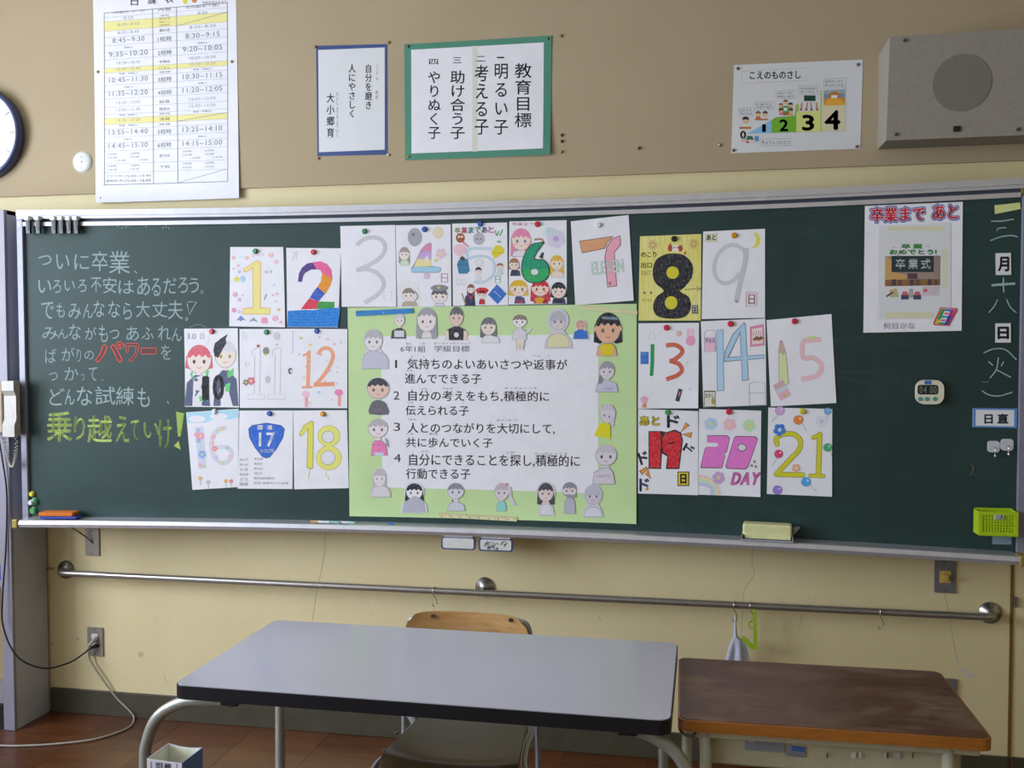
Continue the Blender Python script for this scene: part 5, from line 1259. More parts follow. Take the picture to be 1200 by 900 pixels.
s, A = dsheet([(900.3, 477.5), (975.2, 479.2), (974.8, 581.9), (898.6, 578.8)], 'drawing sheet with a yellow 21 and coloured balloons', Z7, 0.0022, curl=dict(br=0.003))
a = A(); K = '#55542c'
def nm(w, c):
    a.stroke([(836, 250), (832, 215), (870, 190), (930, 190), (968, 225), (960, 280), (900, 345), (835, 415)], w, c, cap=True); a.stroke([(828, 420), (985, 424)], w, c, n=0, cap=True)
    a.stroke([(1040, 212), (1082, 188)], w*0.8, c, n=0, cap=True); a.stroke([(1080, 188), (1072, 425)], w*1.05, c, n=0, cap=True); a.stroke([(1022, 427), (1104, 430)], w*0.8, c, n=0, cap=True)
nm(30, K); nm(25, '#d8d21a'); a.build('numeral', s, 'crayon')
a = A(0.0005)
for x, y, c, r, t in ((852, 55, '#d8a8e0', 26, (805, 120)), (958, 108, '#ec8a38', 27, (1005, 170)), (1133, 58, '#74b0ec', 20, (1115, 110)), (1136, 266, '#48b070', 24, (1150, 320)), (845, 303, '#e0406c', 24, (805, 372)), (1002, 463, '#4cacea', 27, (1062, 520)), (838, 510, '#9a7cdc', 26, (850, 540))):
    a.stroke([(x, y), ((x+t[0])/2+4, (y+t[1])/2), t], 2, '#7c7c88', n=2)
    xx = min(x, 1126); a.disc(xx, y, r+2, '#77777f', (r+2)*0.95, 18); a.disc(xx, y, r, c, r*0.95, 18); a.disc(xx+r*0.35, y-r*0.3, r*0.2, '#f0eef4', n=8)
a.poly([(838, 180), (845, 150), (868, 152), (872, 185)], '#d8dcec')
flower(a, 850, 165, 34, '#3f78d0', 5, '#c8dcf4'); flower(a, 1090, 115, 34, '#dfe2ec', 5, '#c8cce0'); flower(a, 945, 385, 24, '#eeb08c', 5, '#f0e6e0'); a.build('balloons', s, 'crayon')
magnet(940, 482, 'yellow', 'yellow round magnet holding the sheet with 21 and balloons')

# ================================================================== CLASS GOALS POSTER
M['green_paper'] = plain('pale_green_paper', '#c9e4a6', 0.7, var=0.04, scale=5)
PQ = [(407.5, 360.5), (746, 356), (745.8, 613.8), (409.8, 604.8)]
pc = make_curl(B, PQ, br=0.006, bl=0.002)
po = sheet('class_poster', B, PQ, 'green_paper', 'large pale green poster of class goals ringed by cut-out portraits', 'poster', 0.0006, pc, nx=40, nz=20)
IQ = [(447, 394), (701.5, 392), (701.5, 578), (448, 571.2)]
inn = sheet('white_panel', B, IQ, 'paper', None, None, 0.0012, pc, nx=30, nz=14, parent=po)
a = Art(B, 0.0012, pc, Zm(440, 395, 8), prefix=0.0006); T = '#463a4a'
a.text('6年1組', 235, 80, 468, 140, '#6a6270', 0.0, rise=-2); a.text('学級目標', 552, 80, 882, 138, '#6a6270', 0.0)
for t, x, y in (('1', 185, 215), ('2', 170, 508)):
    a.text(t, x, y, x+(18 if t == '1' else 55), y+(75 if t == '1' else 78), T, 0.0)
a.text('気持ちのよいあいさつや返事が', 300, 202, 1798, 300, T, 0.006, rise=-8)
a.text('進んでできる子', 278, 342, 992, 436, T, 0.006, rise=-2)
a.text('自分の考えをもち,積極的に', 310, 500, 1628, 600, T, 0.006, rise=-8)
a.text('伝えられる子', 285, 640, 875, 732, T, 0.006, rise=-4)
for t, x0, x1, y in (('ねん', 285, 340, 50), ('くみ', 412, 468, 50), ('がっきゅうもくひょう', 550, 892, 48), ('き', 335, 352, 175), ('も', 447, 462, 175), ('へん', 1472, 1550, 165), ('じ', 1618, 1636, 165), ('すす', 290, 350, 305), ('こ', 942, 956, 312), ('じ', 340, 352, 475), ('ぶん', 420, 490, 475), ('かんが', 628, 728, 472), ('せっきょくてき', 1208, 1512, 468), ('つた', 295, 358, 603), ('こ', 820, 834, 605)):
    a.text(t, x0, y, x1, y+20, '#8c8492', 0.0)
a.zm = Zm(440, 485, 8)
a.text('3', 172, 82, 232, 160, T); a.text('4', 175, 375, 238, 450, T)
a.text('人とのつながりを大切にして,', 305, 82, 1680, 182, T, 0.006, rise=-8)
a.text('共に歩んでいく子', 288, 222, 1098, 312, T, 0.006, rise=-4)
a.text('自分にできることを探し,積極的に', 318, 372, 1915, 485, T, 0.006, rise=-14)
a.text('行動できる子', 288, 510, 890, 608, T, 0.006, rise=-4)
for t, x0, x1, y in (('ひと', 312, 385, 42), ('たいせつ', 1138, 1328, 48), ('とも', 292, 362, 176), ('あゆ', 505, 585, 176), ('じ', 345, 356, 340), ('ぶん', 425, 500, 340), ('さが', 1225, 1305, 350), ('せっきょくてき', 1490, 1800, 362), ('こうどう', 300, 480, 470), ('こ', 845, 858, 478), ('こ', 1045, 1058, 190)):
    a.text(t, x0, y, x1, y+20, '#8c8492', 0.0)
a.build('goals_lettering', po, 'ink')
ZA, ZB_, ZC, ZD = Zm(400, 350, 6.667), Zm(570, 350, 6.667), Zm(400, 480, 6.667), Zm(570, 480, 6.667)
CUT = ('#d8d8e0', 8)
def portrait(zm, *ar, extra=None, label=None, **k):
    a = Art(B, 0.0022, pc, zm, prefix=0.0003)
    face(a, *ar, **k)
    if extra: extra(a)
    return a.build('portrait', po, 'crayon', label)
portrait(ZA, 250, 325, 145, 170, '#b7b7c0', '#e6dfe2', (162, 370, 405, 548), '#c9c6d8', cut=('#d4d2de', 3), label='pencil self portrait with short grey hair and lilac shirt')
portrait(ZA, 458, 165, 75, 105, '#cfd0d2', '#eadede', (387, 508, 228, 312), '#4a4a52', extra=lambda a: a.rect(415, 250, 492, 300, '#d9d9e0'), label='self portrait in a dark vest')
portrait(ZA, 668, 165, 150, 190, '#a2a2a8', '#ece2e2', (625, 712, 255, 308), '#e7dcdc', long=0.75, cut=('#cfd4cf', 3), label='large long haired pencil self portrait', fringe=0.35)
portrait(ZA, 900, 140, 108, 155, '#6c6c72', '#e8c9be', (812, 985, 215, 325), '#34343c', extra=lambda a: (a.disc(900, 283, 18, '#dcdce2', 20), a.poly([(812, 262), (838, 245), (842, 325), (815, 325)], '#ecd6cc'), a.poly([(985, 262), (958, 245), (955, 325), (985, 325)], '#ecd6cc')), label='self portrait in a black shirt')
portrait(ZA, 1150, 215, 118, 140, '#74707a', '#ecdcd4', (1095, 1240, 285, 345), '#e6e4e6', long=0.62, label='self portrait with wavy dark hair')
portrait(ZB_, 260, 175, 110, 100, '#8d7d78', '#f0ebea', (200, 318, 232, 320), '#dcdae2', extra=lambda a: (a.poly([(228, 318), (300, 318), (288, 398), (238, 398)], '#e8dccc'), a.stroke([(300, 280), (330, 255), (350, 235)], 14, '#e6e0e2'), a.stroke([(262, 350), (262, 398)], 3, '#8a6c68', n=0), a.stroke([(236, 320), (240, 398)], 3, '#7c6c6c', n=0), a.stroke([(302, 320), (290, 398)], 3, '#7c6c6c', n=0)), label='full figure self portrait with side ponytail and raised hand')
portrait(ZB_, 560, 170, 130, 150, '#b9b6c2', '#dccfd4', (470, 655, 270, 382), '#e2dab0', cut=('#d0cfdc', 20), mouth='#d08088', fringe=0.55, label='pale self portrait in a yellow streaked shirt')
portrait(ZB_, 738, 205, 80, 75, '#c9a58c', '#e6b49a', (678, 800, 238, 316), '#3a76cc', cut=('#e4e0e6', 7), label='small self portrait in a blue shirt')
portrait(ZB_, 950, 230, 200, 245, '#23222a', '#e8b394', (858, 1022, 350, 448), '#e6cc12', long=0.45, mouth='#b06458', extra=lambda a: (a.poly([(905, 138), (1032, 146), (1028, 165), (905, 160)], '#7c8c9c'), a.poly([(858, 448), (890, 375), (905, 448)], '#e2a98e'), a.poly([(1022, 448), (990, 372), (985, 448)], '#e2a98e'), a.disc(850, 240, 10, '#e8b394', 18), a.disc(1050, 235, 10, '#e8b394', 18)), label='bold self portrait with black hair and yellow shirt')
portrait(ZB_, 942, 560, 118, 145, '#a09aa8', '#ddd4dc', (850, 1030, 640, 730), '#c9c6dc', extra=lambda a: (a.poly([(885, 590), (905, 610), (908, 660), (872, 668)], '#8b8494'), a.text('SMILE', 925, 692, 990, 712, '#8f8cae')), label='self portrait with low ponytail and lilac shirt')
portrait(ZA, 288, 700, 172, 165, '#45444c', '#e9c6b8', None, cut=('#d9d4d4', 6), fringe=0.40, label='round faced self portrait with short dark hair')
a = Art(B, 0.0024, pc, ZA); a.poly([(222, 900), (222, 850), (245, 805), (290, 792), (340, 808), (362, 850), (365, 905)], '#6a6872', 2); a.zm = ZC; a.rect(222, -12, 366, 36, '#6f6c78')
for k in range(7): a.stroke([(230+k*20, -10), (240+k*20, 30)], 3, '#56545e', n=0)
a.build('portrait', po, 'crayon', 'dark grey shaded back of head cut-out')
portrait(ZC, 288, 145, 155, 150, '#bab5bc', '#ecdfe2', (232, 362, 240, 358), '#ee82b8', extra=lambda a: (a.poly([(340, 215), (365, 235), (375, 300), (355, 275)], '#a8a4b0'), a.rect(262, 335, 330, 358, '#c9dcec'), a.stroke([(240, 275), (355, 275)], 3, '#c86c9c', n=0), a.stroke([(295, 240), (298, 330)], 3, '#c86c9c', n=0)), label='self portrait with ponytail and pink checked shirt')
portrait(ZC, 300, 530, 100, 140, '#c5bcc2', '#e8dce0', (235, 382, 590, 682), '#dcd6de', long=0.9, cut=('#d9cfd4', 5), eye='#a08c94', label='long haired pale self portrait at lower left')
portrait(ZC, 572, 640, 130, 130, '#2b2b34', '#eeebf0', (480, 662, 690, 802), '#b9b7c6', long=0.55, cut=('#dfdde8', 14), extra=lambda a: a.poly([(500, 800), (520, 705), (560, 680), (600, 680), (640, 710), (652, 800)], '#bab9c8'), label='self portrait with glossy black hair')
portrait(ZC, 895, 635, 130, 125, '#8f8e98', '#dcd8e4', (830, 970, 722, 792), '#d2d0dc', extra=lambda a: a.disc(870, 712, 7, '#4c4a52'), label='self portrait with grey bowl haircut')
portrait(ZD, 120, 640, 112, 135, '#c3b4bf', '#dfd3dc', (78, 158, 715, 792), '#8fd4cc', extra=lambda a: (a.poly([(165, 590), (195, 600), (200, 680), (235, 745), (200, 745), (178, 690)], '#d4ccda'), a.disc(160, 582, 12, '#e08a7c', 9)), label='self portrait with long side ponytail and mint shirt')
portrait(ZD, 465, 645, 122, 148, '#4c4850', '#e4d2cc', (415, 520, 735, 822), '#dedce6', long=0.62, cut=('#dcdae4', 14), label='self portrait with dark fringe in long white cut-out')
portrait(ZD, 650, 625, 112, 120, '#8d8c98', '#e2d8d8', (605, 698, 680, 812), '#b9b7c4', extra=lambda a: (a.poly([(600, 660), (640, 690), (700, 685), (705, 640), (690, 665)], '#9a99a4'), a.stroke([(648, 600), (652, 640)], 3, '#7c7a86')), label='pencil self portrait in profile with grey shirt')
portrait(ZD, 835, 665, 130, 150, '#c2c0ce', '#d2cad8', (765, 905, 760, 835), '#dcdae6', cut=('#d0cede', 8), fringe=0.55, label='faint pencil self portrait at lower right')
portrait(ZD, 935, 355, 170, 165, '#c9c4cf', '#ddd6de', (828, 1005, 455, 582), '#d8d0dc', eye='#5c4438', extra=lambda a: (a.text('HAPPY', 865, 508, 965, 530, '#b08088'),), label='round faced self portrait in a printed pale shirt')
a = Art(B, 0.0022, pc, ZB_); a.disc(950, 900, 62, '#bdb3be', 76); a.zm = ZD; a.disc(948, 30, 56, '#d9d2dc', 72); 
for k in range(5): a.stroke([(905+k*20, -38), (908+k*20, 5)], 4, '#a99eac', n=0)
a.disc(922, 45, 6, '#6a6070', 9); a.disc(960, 55, 6, '#6a6070', 9); a.poly([(882, 110), (940, 100), (968, 120), (970, 230), (905, 215), (842, 205)], '#e4da1c', 0); a.poly([(965, 60), (1000, 60), (995, 130), (975, 130)], '#cfc8d6'); a.build('portrait', po, 'crayon', 'self portrait with vivid yellow shirt')

def strip(quad, mat, label, name='bar_magnet', lift=0.003, th=0.0025):
    return sheet(name, B, quad, mat, label, 'magnet', lift+0.002, None, None, 8, 2, th)
M['blue_strip'] = plain('blue_bar_plastic', '#2f86cc', 0.4); M['cream_strip'] = plain('cream_bar_plastic', '#e2dcb0', 0.45)
q = [ZA(p) for p in ((115, 97), (558, 75), (563, 113), (118, 137))]
s = strip(q, 'blue_strip', 'blue bar magnet on top left of the green poster'); a = Art(B, 0.005, zm=ZA); a.text('マグネットバー', 125, 97, 182, 107, '#1c3c64', 0.03, rise=2); a.disc(332, 108, 7, '#7ab4e4', 6); a.build('printing', s)
strip([ZB_(p) for p in ((745, 50), (1180, 98), (1180, 125), (745, 82))], 'cream_strip', 'slanted cream bar magnet on top right of the green poster')
Z8 = Zm(360, 595, 4.615)
s = strip([Z8(p) for p in ((710, 25), (1135, 48), (1135, 73), (708, 50))], 'cream_strip', 'cream ruler strip with tick marks under the green poster', 'magnetic_ruler')
s['category'] = 'ruler'
a = Art(B, 0.005, zm=Z8)
for k in range(41): x = 715+k*10.2; y = 25.5+(x-710)*0.0541; a.stroke([(x, y), (x, y+(14 if k % 5 == 0 else 8))], 2, '#7c744c', n=0)
for k in range(8): x = 728+k*51; y = 42+(x-710)*0.0541; a.disc(x, y, 3, '#6a6244', 4, 8)
a.build('tick_marks', s)

# ================================================================== GRADUATION COUNTDOWN POSTER
Z9 = Zm(990, 220, 5)
GQ = [(1013.4, 241.4), (1128, 236.6), (1126.6, 387.6), (1011.6, 390)]
g = sheet('countdown_poster', B, GQ, 'paper', 'white poster with red and blue title at right of the chalkboard', 'poster', 0.0025, None, nx=12, nz=6)
pk = sheet('clear_pocket', B, [Z9(p) for p in ((192, 222), (618, 205), (618, 760), (186, 775))], 'laminate', None, None, 0.0037, None, nx=8, nz=6, parent=g)
a = Art(B, 0.0037, zm=Z9, prefix=0.0002); a.rect(193, 222, 198, 772, '#f6f6fa')
for q in ((250, 228, 580, 252), (236, 730, 520, 765)): a.rect(*q, '#dcd9b8')
a.rect(570, 360, 600, 590, '#dcd9c0')
a.build('tape', g)
a = Art(B, 0.0025, zm=Z9, prefix=0.0004)
for dx, dy in ((0, 0),):
    a.text('卒業まで', 150, 118, 468, 205, '#e8e2f0', 0.03, edge='#4a6cc0', eb=0.10, rise=10); a.text('あと', 515, 102, 662, 188, '#e8e2f0', 0.03, edge='#4a6cc0', eb=0.10, rise=4)
    a.text('卒業まで', 152, 120, 466, 203, '#d8303c', 0.03, edge='#e8e2f0', eb=0.035, rise=10); a.text('あと', 517, 104, 660, 186, '#d8303c', 0.03, edge='#e8e2f0', eb=0.035, rise=4)
a.text('何日かな', 225, 790, 410, 828, '#c9c6d4', 0.02); a.build('title_lettering', g)
a = Art(B, 0.0037, zm=Z9, prefix=0.0006)
a.text('卒業', 330, 330, 452, 358, '#3f9048', 0.04, gap=0.2); a.text('おめでとう!', 262, 364, 535, 390, '#3f9048', 0.05)
for x, y in ((286, 350), (488, 344), (310, 395), (440, 388)): a.poly([(x-10, y-3), (x, y+4), (x+10, y-4), (x, y-2)], '#d87884')
a.poly([(235, 402), (558, 398), (556, 572), (234, 578)], '#a48c84'); a.poly([(235, 402), (275, 425), (275, 492), (365, 515), (350, 545), (234, 545)], '#cda468'); a.poly([(520, 400), (558, 398), (556, 535), (520, 520)], '#9c847c')
a.rect(272, 400, 520, 495, '#2f3c40'); a.text('卒業式', 298, 418, 500, 476, '#c9d4cc', 0.02, gap=0.25); a.rect(366, 502, 424, 535, '#5c4850'); a.poly([(234, 540), (556, 535), (556, 572), (234, 578)], '#86684c')
for k in range(9): a.rect(240+k*35, 540-(k % 2)*3, 262+k*35, 572, ('#9c6a3c', '#54404a', '#6c5044')[k % 3])
a.poly([(262, 598), (300, 590), (315, 640), (262, 642)], '#c4b484'); a.stroke([(242, 638), (282, 612)], 9, '#4c4254', n=0)
for x0 in (328, 400): a.rect(x0, 630, x0+45, 655, '#4a4c68'); a.poly([(x0, 630), (x0+45, 630), (x0+34, 608), (x0+12, 608)], '#d06478')
a.rect(375, 592, 398, 645, '#a9a8b0'); a.poly([(452, 578), (550, 574), (548, 632), (452, 634)], '#cfc6cc'); a.disc(470, 602, 14, '#d06c70', 10); ring(a, 520, 600, 16, '#b8b0b4', 3)
a.build('printed_picture', g)
a = Art(B, 0.0040, zm=Z9, prefix=0.0006)
a.poly([(560, 700), (655, 706), (655, 722), (608, 810), (520, 805), (516, 790)], '#d8404c'); a.poly([(566, 706), (645, 711), (600, 802), (526, 797)], '#e9e4ea')
def lean(P): return [(545+x*86+(1-y)*22, 715+y*80) for x, y in P]
def Dk(P, c): a.poly([(566-40*p[1]+76*p[0], 709+90*p[1]+4*p[0]) for p in P], c)
Dk([(0, 0), (0.28, 0), (0.28, 1), (0, 1)], '#3fa040'); Dk([(0, 0.7), (0.28, 0.7), (0.28, 1), (0, 1)], '#c8c83a'); Dk([(0.72, 0), (1, 0), (1, 1), (0.72, 1)], '#3a4cb8'); Dk([(0.72, 0), (1, 0), (1, 0.45), (0.72, 0.45)], '#b03c8c')
Dk([(0.28, 0), (0.72, 0), (0.72, 0.14), (0.28, 0.14)], '#3f7cc8'); Dk([(0.28, 0.44), (0.72, 0.44), (0.72, 0.58), (0.28, 0.58)], '#3fa4c0'); Dk([(0.28, 0.86), (0.72, 0.86), (0.72, 1), (0.28, 1)], '#3a9c78')
Dk([(0.34, 0.24), (0.66, 0.24), (0.66, 0.34), (0.34, 0.34)], '#d8404c'); Dk([(0.34, 0.68), (0.66, 0.68), (0.66, 0.78), (0.34, 0.78)], '#d8404c')
a.build('day_logo', g)

# ================================================================== PLATES, STICKY NOTE, MAGNET HOOKS, TIMER, BASKET (on the board)
M['navy_edge'] = plain('dark_plate_edge', '#33414a', 0.5)
def plate_on(quad, label, cat, mat='laminate', lift=0.004, th=0.003, name='word_plate', group=None, inset=None):
    s = sheet(name, B, quad, mat, label, cat, lift, None, group, 4, 3, th); return s
for ch, q in (('月', ((1166.4, 297), (1184.2, 296.5), (1184.6, 322.2), (1166.8, 322.4))), ('日', ((1166.2, 379), (1184, 378.8), (1184.2, 401.5), (1166.2, 401.5)))):
    s = plate_on(list(q), 'white magnetic plate with the black character %s' % ('for month, upper of the two' if ch == '月' else 'for day, lower of the two'), 'sign', group='date plates')
    x0, y0, x1, y1 = q[0][0], q[0][1], q[2][0], q[2][1]
    a = Art(B, 0.004); a.text(ch, x0+3.0, y0+4.5, x1-3.0, y1-4.5, '#23242c', 0.045); a.build('lettering', s)
Z10 = Zm(1110, 420, 6.433)
s = plate_on([Z10(p) for p in ((192, 374), (525, 378), (521, 524), (190, 518))], 'white plate with light blue border reading day duty', 'sign')
a = Art(B, 0.004, zm=Z10)
for q in ([(192, 374), (525, 378), (525, 390), (192, 386)], [(190, 506), (521, 512), (521, 524), (190, 518)], [(192, 374), (212, 374), (210, 518), (190, 518)], [(502, 378), (525, 378), (521, 524), (500, 524)]): a.poly(q, '#5c8cc8')
a.text('日直', 280, 418, 456, 490, '#2c3440', 0.035, gap=0.22); a.build('lettering', s)
M['sticky'] = plain('yellow_note_paper', '#d9dc92', 0.8, var=0.03)
Z11 = Zm(1110, 220, 7.5)
nq = [Z11(p) for p in ((413, 155), (635, 132), (645, 188), (418, 232))]
s = sheet('sticky_note', B, nq, 'sticky', 'crooked pale yellow note taped above the chalked date', 'note', 0.002, make_curl(B, nq, tr=0.006, br=0.006), None, 6, 4)
M['hookmag'] = plain('white_hook_plastic', '#d5d8e2', 0.35)
for i, (x0, y0, x1, y1, lb) in enumerate(((300, 620, 392, 708, 'white square magnet hook, left of the pair under the day duty plate'), (400, 605, 495, 695, 'white square magnet hook, right of the pair under the day duty plate'))):
    A0, A1 = B.hit(*Z10((x0, y0))), B.hit(*Z10((x1, y1))); cx, cz = (A0[0]+A1[0])/2, (A0[1]+A1[1])/2; w, h = A1[0]-A0[0], A0[1]-A1[1]; y = board_y(cx)-0.0008
    t = thing('magnet_hook', lb, 'hook', (cx, y, cz), 'square magnet hooks')
    bm = NB(); prism(bm, [(cx+u, y, cz+v) for u, v in rrect(0, 0, w, h, 0.009)], (0, -0.007, 0), 0.0015, 2); obj('magnet_body', bm, 'hookmag', t)
    bm = NB(); tube(bm, [(cx, y-0.007, cz-0.002), (cx+0.002, y-0.016, cz-0.008), (cx+0.001, y-0.015, cz-0.030), (cx, y-0.022, cz-0.034), (cx, y-0.028, cz-0.026)], 0.0018, 7, 4); obj('wire_hook', bm, 'chrome', t, smooth=True)
# timer
Z12 = Zm(1040, 430, 13.33)
A0, A1 = B.hit(*Z12((418, 200))), B.hit(*Z12((858, 580))); cx, cz = (A0[0]+A1[0])/2, (A0[1]+A1[1])/2; w, h = A1[0]-A0[0], A0[1]-A1[1]; y = board_y(cx+w/2)-0.0015
t = thing('kitchen_timer', 'small cream digital timer with three green buttons on the chalkboard', 'timer', (cx, y, cz))
bm = NB(); prism(bm, [(cx+u, y, cz+v) for u, v in rrect(0, 0, w, h, 0.026)], (0, -0.018, 0), 0.005, 3); obj('case', bm, 'cream_plastic', t)
class Flat(Plane): pass
yt = y-0.0182; TS = Plane(yt)
a = Art(TS, 0.0, zm=Zm(1040-0.9, 430+0.1, 13.33)); P = [(645+u, 354+v) for u, v in rrect(0, 0, 322, 150, 40)]; a.poly(P, '#26282c'); a.text('04 00', 515, 300, 780, 408, '#8a968c'); a.poly([(590, 212), (700, 212), (700, 270), (590, 270)], '#3c60c8'); a.text('分秒', 604, 224, 690, 258, '#8fb0f0'); a.build('display', t)
M['teal'] = plain('teal_button', '#4fa69a', 0.4)
for px in (522, 628, 748):
    q = onY(*Zm(1040-0.9, 430, 13.33)((px, 500)), yt); bm = NB(); cyl(bm, (q.x, yt+0.001, q.z), (0, -1, 0), 0.0066, 0.0035, 16, bev=0.001); obj('button', bm, 'teal', t)
# lime basket
M['basket'] = plain('lime_green_plastic', '#b4d61e', 0.4, var=0.04)
yf = board_y(1.70)-0.066; yb_ = board_y(1.765)-0.0015
P0, P1, P2, P3 = onY(1148.2, 600, yf), onY(1192.2, 602, yf), onY(1191.3, 629, yf), onY(1148.3, 627, yf)
x0, x1, z1, z0 = P0.x, P1.x, P0.z, P3.z
t = thing('magnet_basket', 'lime green lattice basket at the bottom right of the chalkboard', 'basket', ((x0+x1)/2, yb_, z0))
bm = NB()
for k in range(14): x = x0+(x1-x0)*k/13; box(bm, x-0.0022, x+0.0022, yf, yf+0.003, z0, z1)
for k in range(9): z = z0+(z1-z0)*k/8; box(bm, x0, x1, yf+0.0005, yf+0.0032, z-0.0022, z+0.0022)
f_ = obj('front_lattice', bm, 'basket', t)
bm = NB()
for z in (z0, z1-0.008): box(bm, x0-0.004, x1+0.004, yf-0.002, yf+0.002, z-0.001, z+0.010, 0.001)
for x in (x0-0.002, x1-0.006): box(bm, x, x+0.009, yf-0.0014, yf+0.0016, z0+0.002, z1-0.001)
obj('rim', bm, 'basket', t)
for x in (x0-0.003, x1+0.001):
    bm = NB(); box(bm, x-0.001, x+0.002, yf, yb_, z0, z1+0.002); obj('side_wall', bm, 'basket', t)
bm = NB(); box(bm, x0, x1, yf, yb_, z0-0.001, z0+0.003); obj('basket_floor', bm, 'basket', t)
bm = NB(); box(bm, x0, x1, yb_-0.003, yb_, z0, z1+0.006); obj('back_wall', bm, 'basket', t)
q = onY(1170.8, 606.2, yf-0.003); bm = NB(); prism(bm, [(q.x+u, yf-0.0008, q.z+v) for u, v in rrect(0, 0, 0.028, 0.016, 0.006)], (0, -0.0022, 0)); lbp = obj('name_tag', bm, 'white_plastic', t)
a = Art(Plane(yf-0.003), 0.0, prefix=0.0004); a.text('CLUB', 1167, 603.5, 1175, 608.5, '#4c5a7c', 0.03); a.build('printing', lbp)
M['film'] = plain('grey_film', '#7f94a4', 0.35)
Z13 = Zm(1130, 560, 5.63)
sheet('clear_sticker', B, [Z13(p) for p in ((185, 380), (313, 384), (310, 440), (183, 437))], 'film', 'greyish translucent sticker peeking out below the lime basket', 'sticker', 0.001, None, None, 2, 2)

# magnetic clips at the upper left
M['clip'] = plain('dark_grey_clip', '#2b3034', 0.35)
names = ('first (leftmost)', 'second', 'third', 'fourth', 'fifth', 'sixth (rightmost)')
for i, px in enumerate((37.5, 49, 67.5, 76, 85, 93.5)):
    x, z = B.hit(px, 266); y = board_y(x)-0.014; zt, zb2 = B.hit(px, 255.5)[1], B.hit(px+1.5, 274.5)[1]
    t = thing('magnet_clip', 'dark grey magnetic clip with white tip, %s in the row at top left' % names[i], 'clip', (x, y, z), 'magnetic clips at the top left of the board')
    w = 0.009
    bm = NB(); prism(bm, [(x-w, y, zt-0.004), (x+w, y, zt-0.004), (x+w, y, zb2), (x-w+0.003, y, zb2)], (0, -0.012, 0), 0.002, 2); obj('clip_body', bm, 'clip', t)
    bm = NB(); box(bm, x-w-0.001, x+w+0.001, y-0.019, y-0.001, zt-0.012, zt+0.004, 0.002); obj('white_tip', bm, 'white_plastic', t)
    bm = NB(); prism(bm, [(x-0.004, y-0.0125, zt-0.014), (x+0.005, y-0.0125, zt-0.014), (x+0.006, y-0.0125, zb2+0.012), (x, y-0.0125, zb2+0.010)], (0, -0.001, 0)); obj('clip_spring', bm, 'black', t)

# magnets piled at the lower left
magnet(38.1, 578.8, 'yellow', 'yellow round magnet at top of the pile above the orange eraser', 0.0110)
magnet(40.5, 588, 'green', 'dark green round magnet behind the white one at lower left', 0.0165, lift=0.001)
magnet(38.6, 588.6, 'white', 'small white round magnet in the pile at lower left', 0.0105, lift=0.010)
magnet(39.4, 598.3, 'leaf', 'bright green round magnet at bottom of the pile at lower left', 0.0145)

# ================================================================== ON THE TRAY
M['orange_felt'] = plain('orange_felt', '#d9772c', 0.85, var=0.08, scale=120); M['blue_foam'] = plain('blue_foam', '#3a4eb0', 0.8, var=0.06)
M['cream_felt'] = plain('cream_eraser_plastic', '#dcdca4', 0.5, var=0.03); M['cream_lite'] = plain('light_cream_strip', '#e8e7ae', 0.45)
q0, q1 = onZ(42, 608, ZB+0.002), onZ(86, 607.5, ZB+0.002)
xm = (q0.x+q1.x)/2; ang = math.atan(-2*KQ*xm)
Me = Matrix.Translation((xm+0.004, board_y(xm)-0.040, ZB+0.0005))@Matrix.Rotation(ang, 4, 'Z')
t = thing('chalk_eraser', 'orange chalk eraser with blue underside on left end of tray', 'eraser', tuple(Me.translation)); L = 0.066
bm = NB(); box(bm, -L, L+0.012, -0.027, 0.026, 0.0, 0.010, 0.003, mat=Me); obj('blue_underside', bm, 'blue_foam', t)
bm = NB(); box(bm, -L-0.002, L, -0.030, 0.026, 0.0105, 0.026, 0.004, mat=Me); obj('orange_pad', bm, 'orange_felt', t)
q0, q1 = onZ(871, 634, ZB+0.002), onZ(931, 637, ZB+0.002)
xm = (q0.x+q1.x)/2; ang = math.atan(-2*KQ*xm); L = (q1.x-q0.x)/2*0.98
Me = Matrix.Translation((xm, board_y(xm)-0.046, ZB+0.0005))@Matrix.Rotation(ang, 4, 'Z')
t = thing('board_cleaner', 'cream coloured board eraser resting in a holder on the right of the tray', 'eraser', tuple(Me.translation))
bm = NB(); box(bm, -L, L, -0.030, 0.030, 0.010, 0.054, 0.008, 3, mat=Me); obj('body', bm, 'cream_felt', t)
bm = NB(); box(bm, -L+0.008, L-0.004, -0.036, -0.0305, 0.006, 0.022, 0.001, mat=Me); obj('front_strip', bm, 'cream_lite', t)
M['clear'] = plain('grey_clear_holder', '#a7a6ba', 0.25)
bm = NB(); box(bm, -L-0.003, L+0.003, -0.050, 0.030, 0.0, 0.004, mat=Me); box(bm, -L-0.004, -L-0.001, -0.048, 0.020, 0.0, 0.018, mat=Me); box(bm, L+0.001, L+0.004, -0.048, 0.024, 0.0, 0.018, mat=Me); obj('holder', bm, 'clear', t)
bm = NB(); prism(bm, [Me@Vector(v) for v in ((L+0.004, 0.024, 0.012), (L+0.026, 0.024, 0.040), (L+0.022, 0.024, 0.044), (L+0.004, 0.024, 0.040))], Me.to_3x3()@Vector((0, -0.004, 0))); obj('side_clip', bm, 'clear', t)
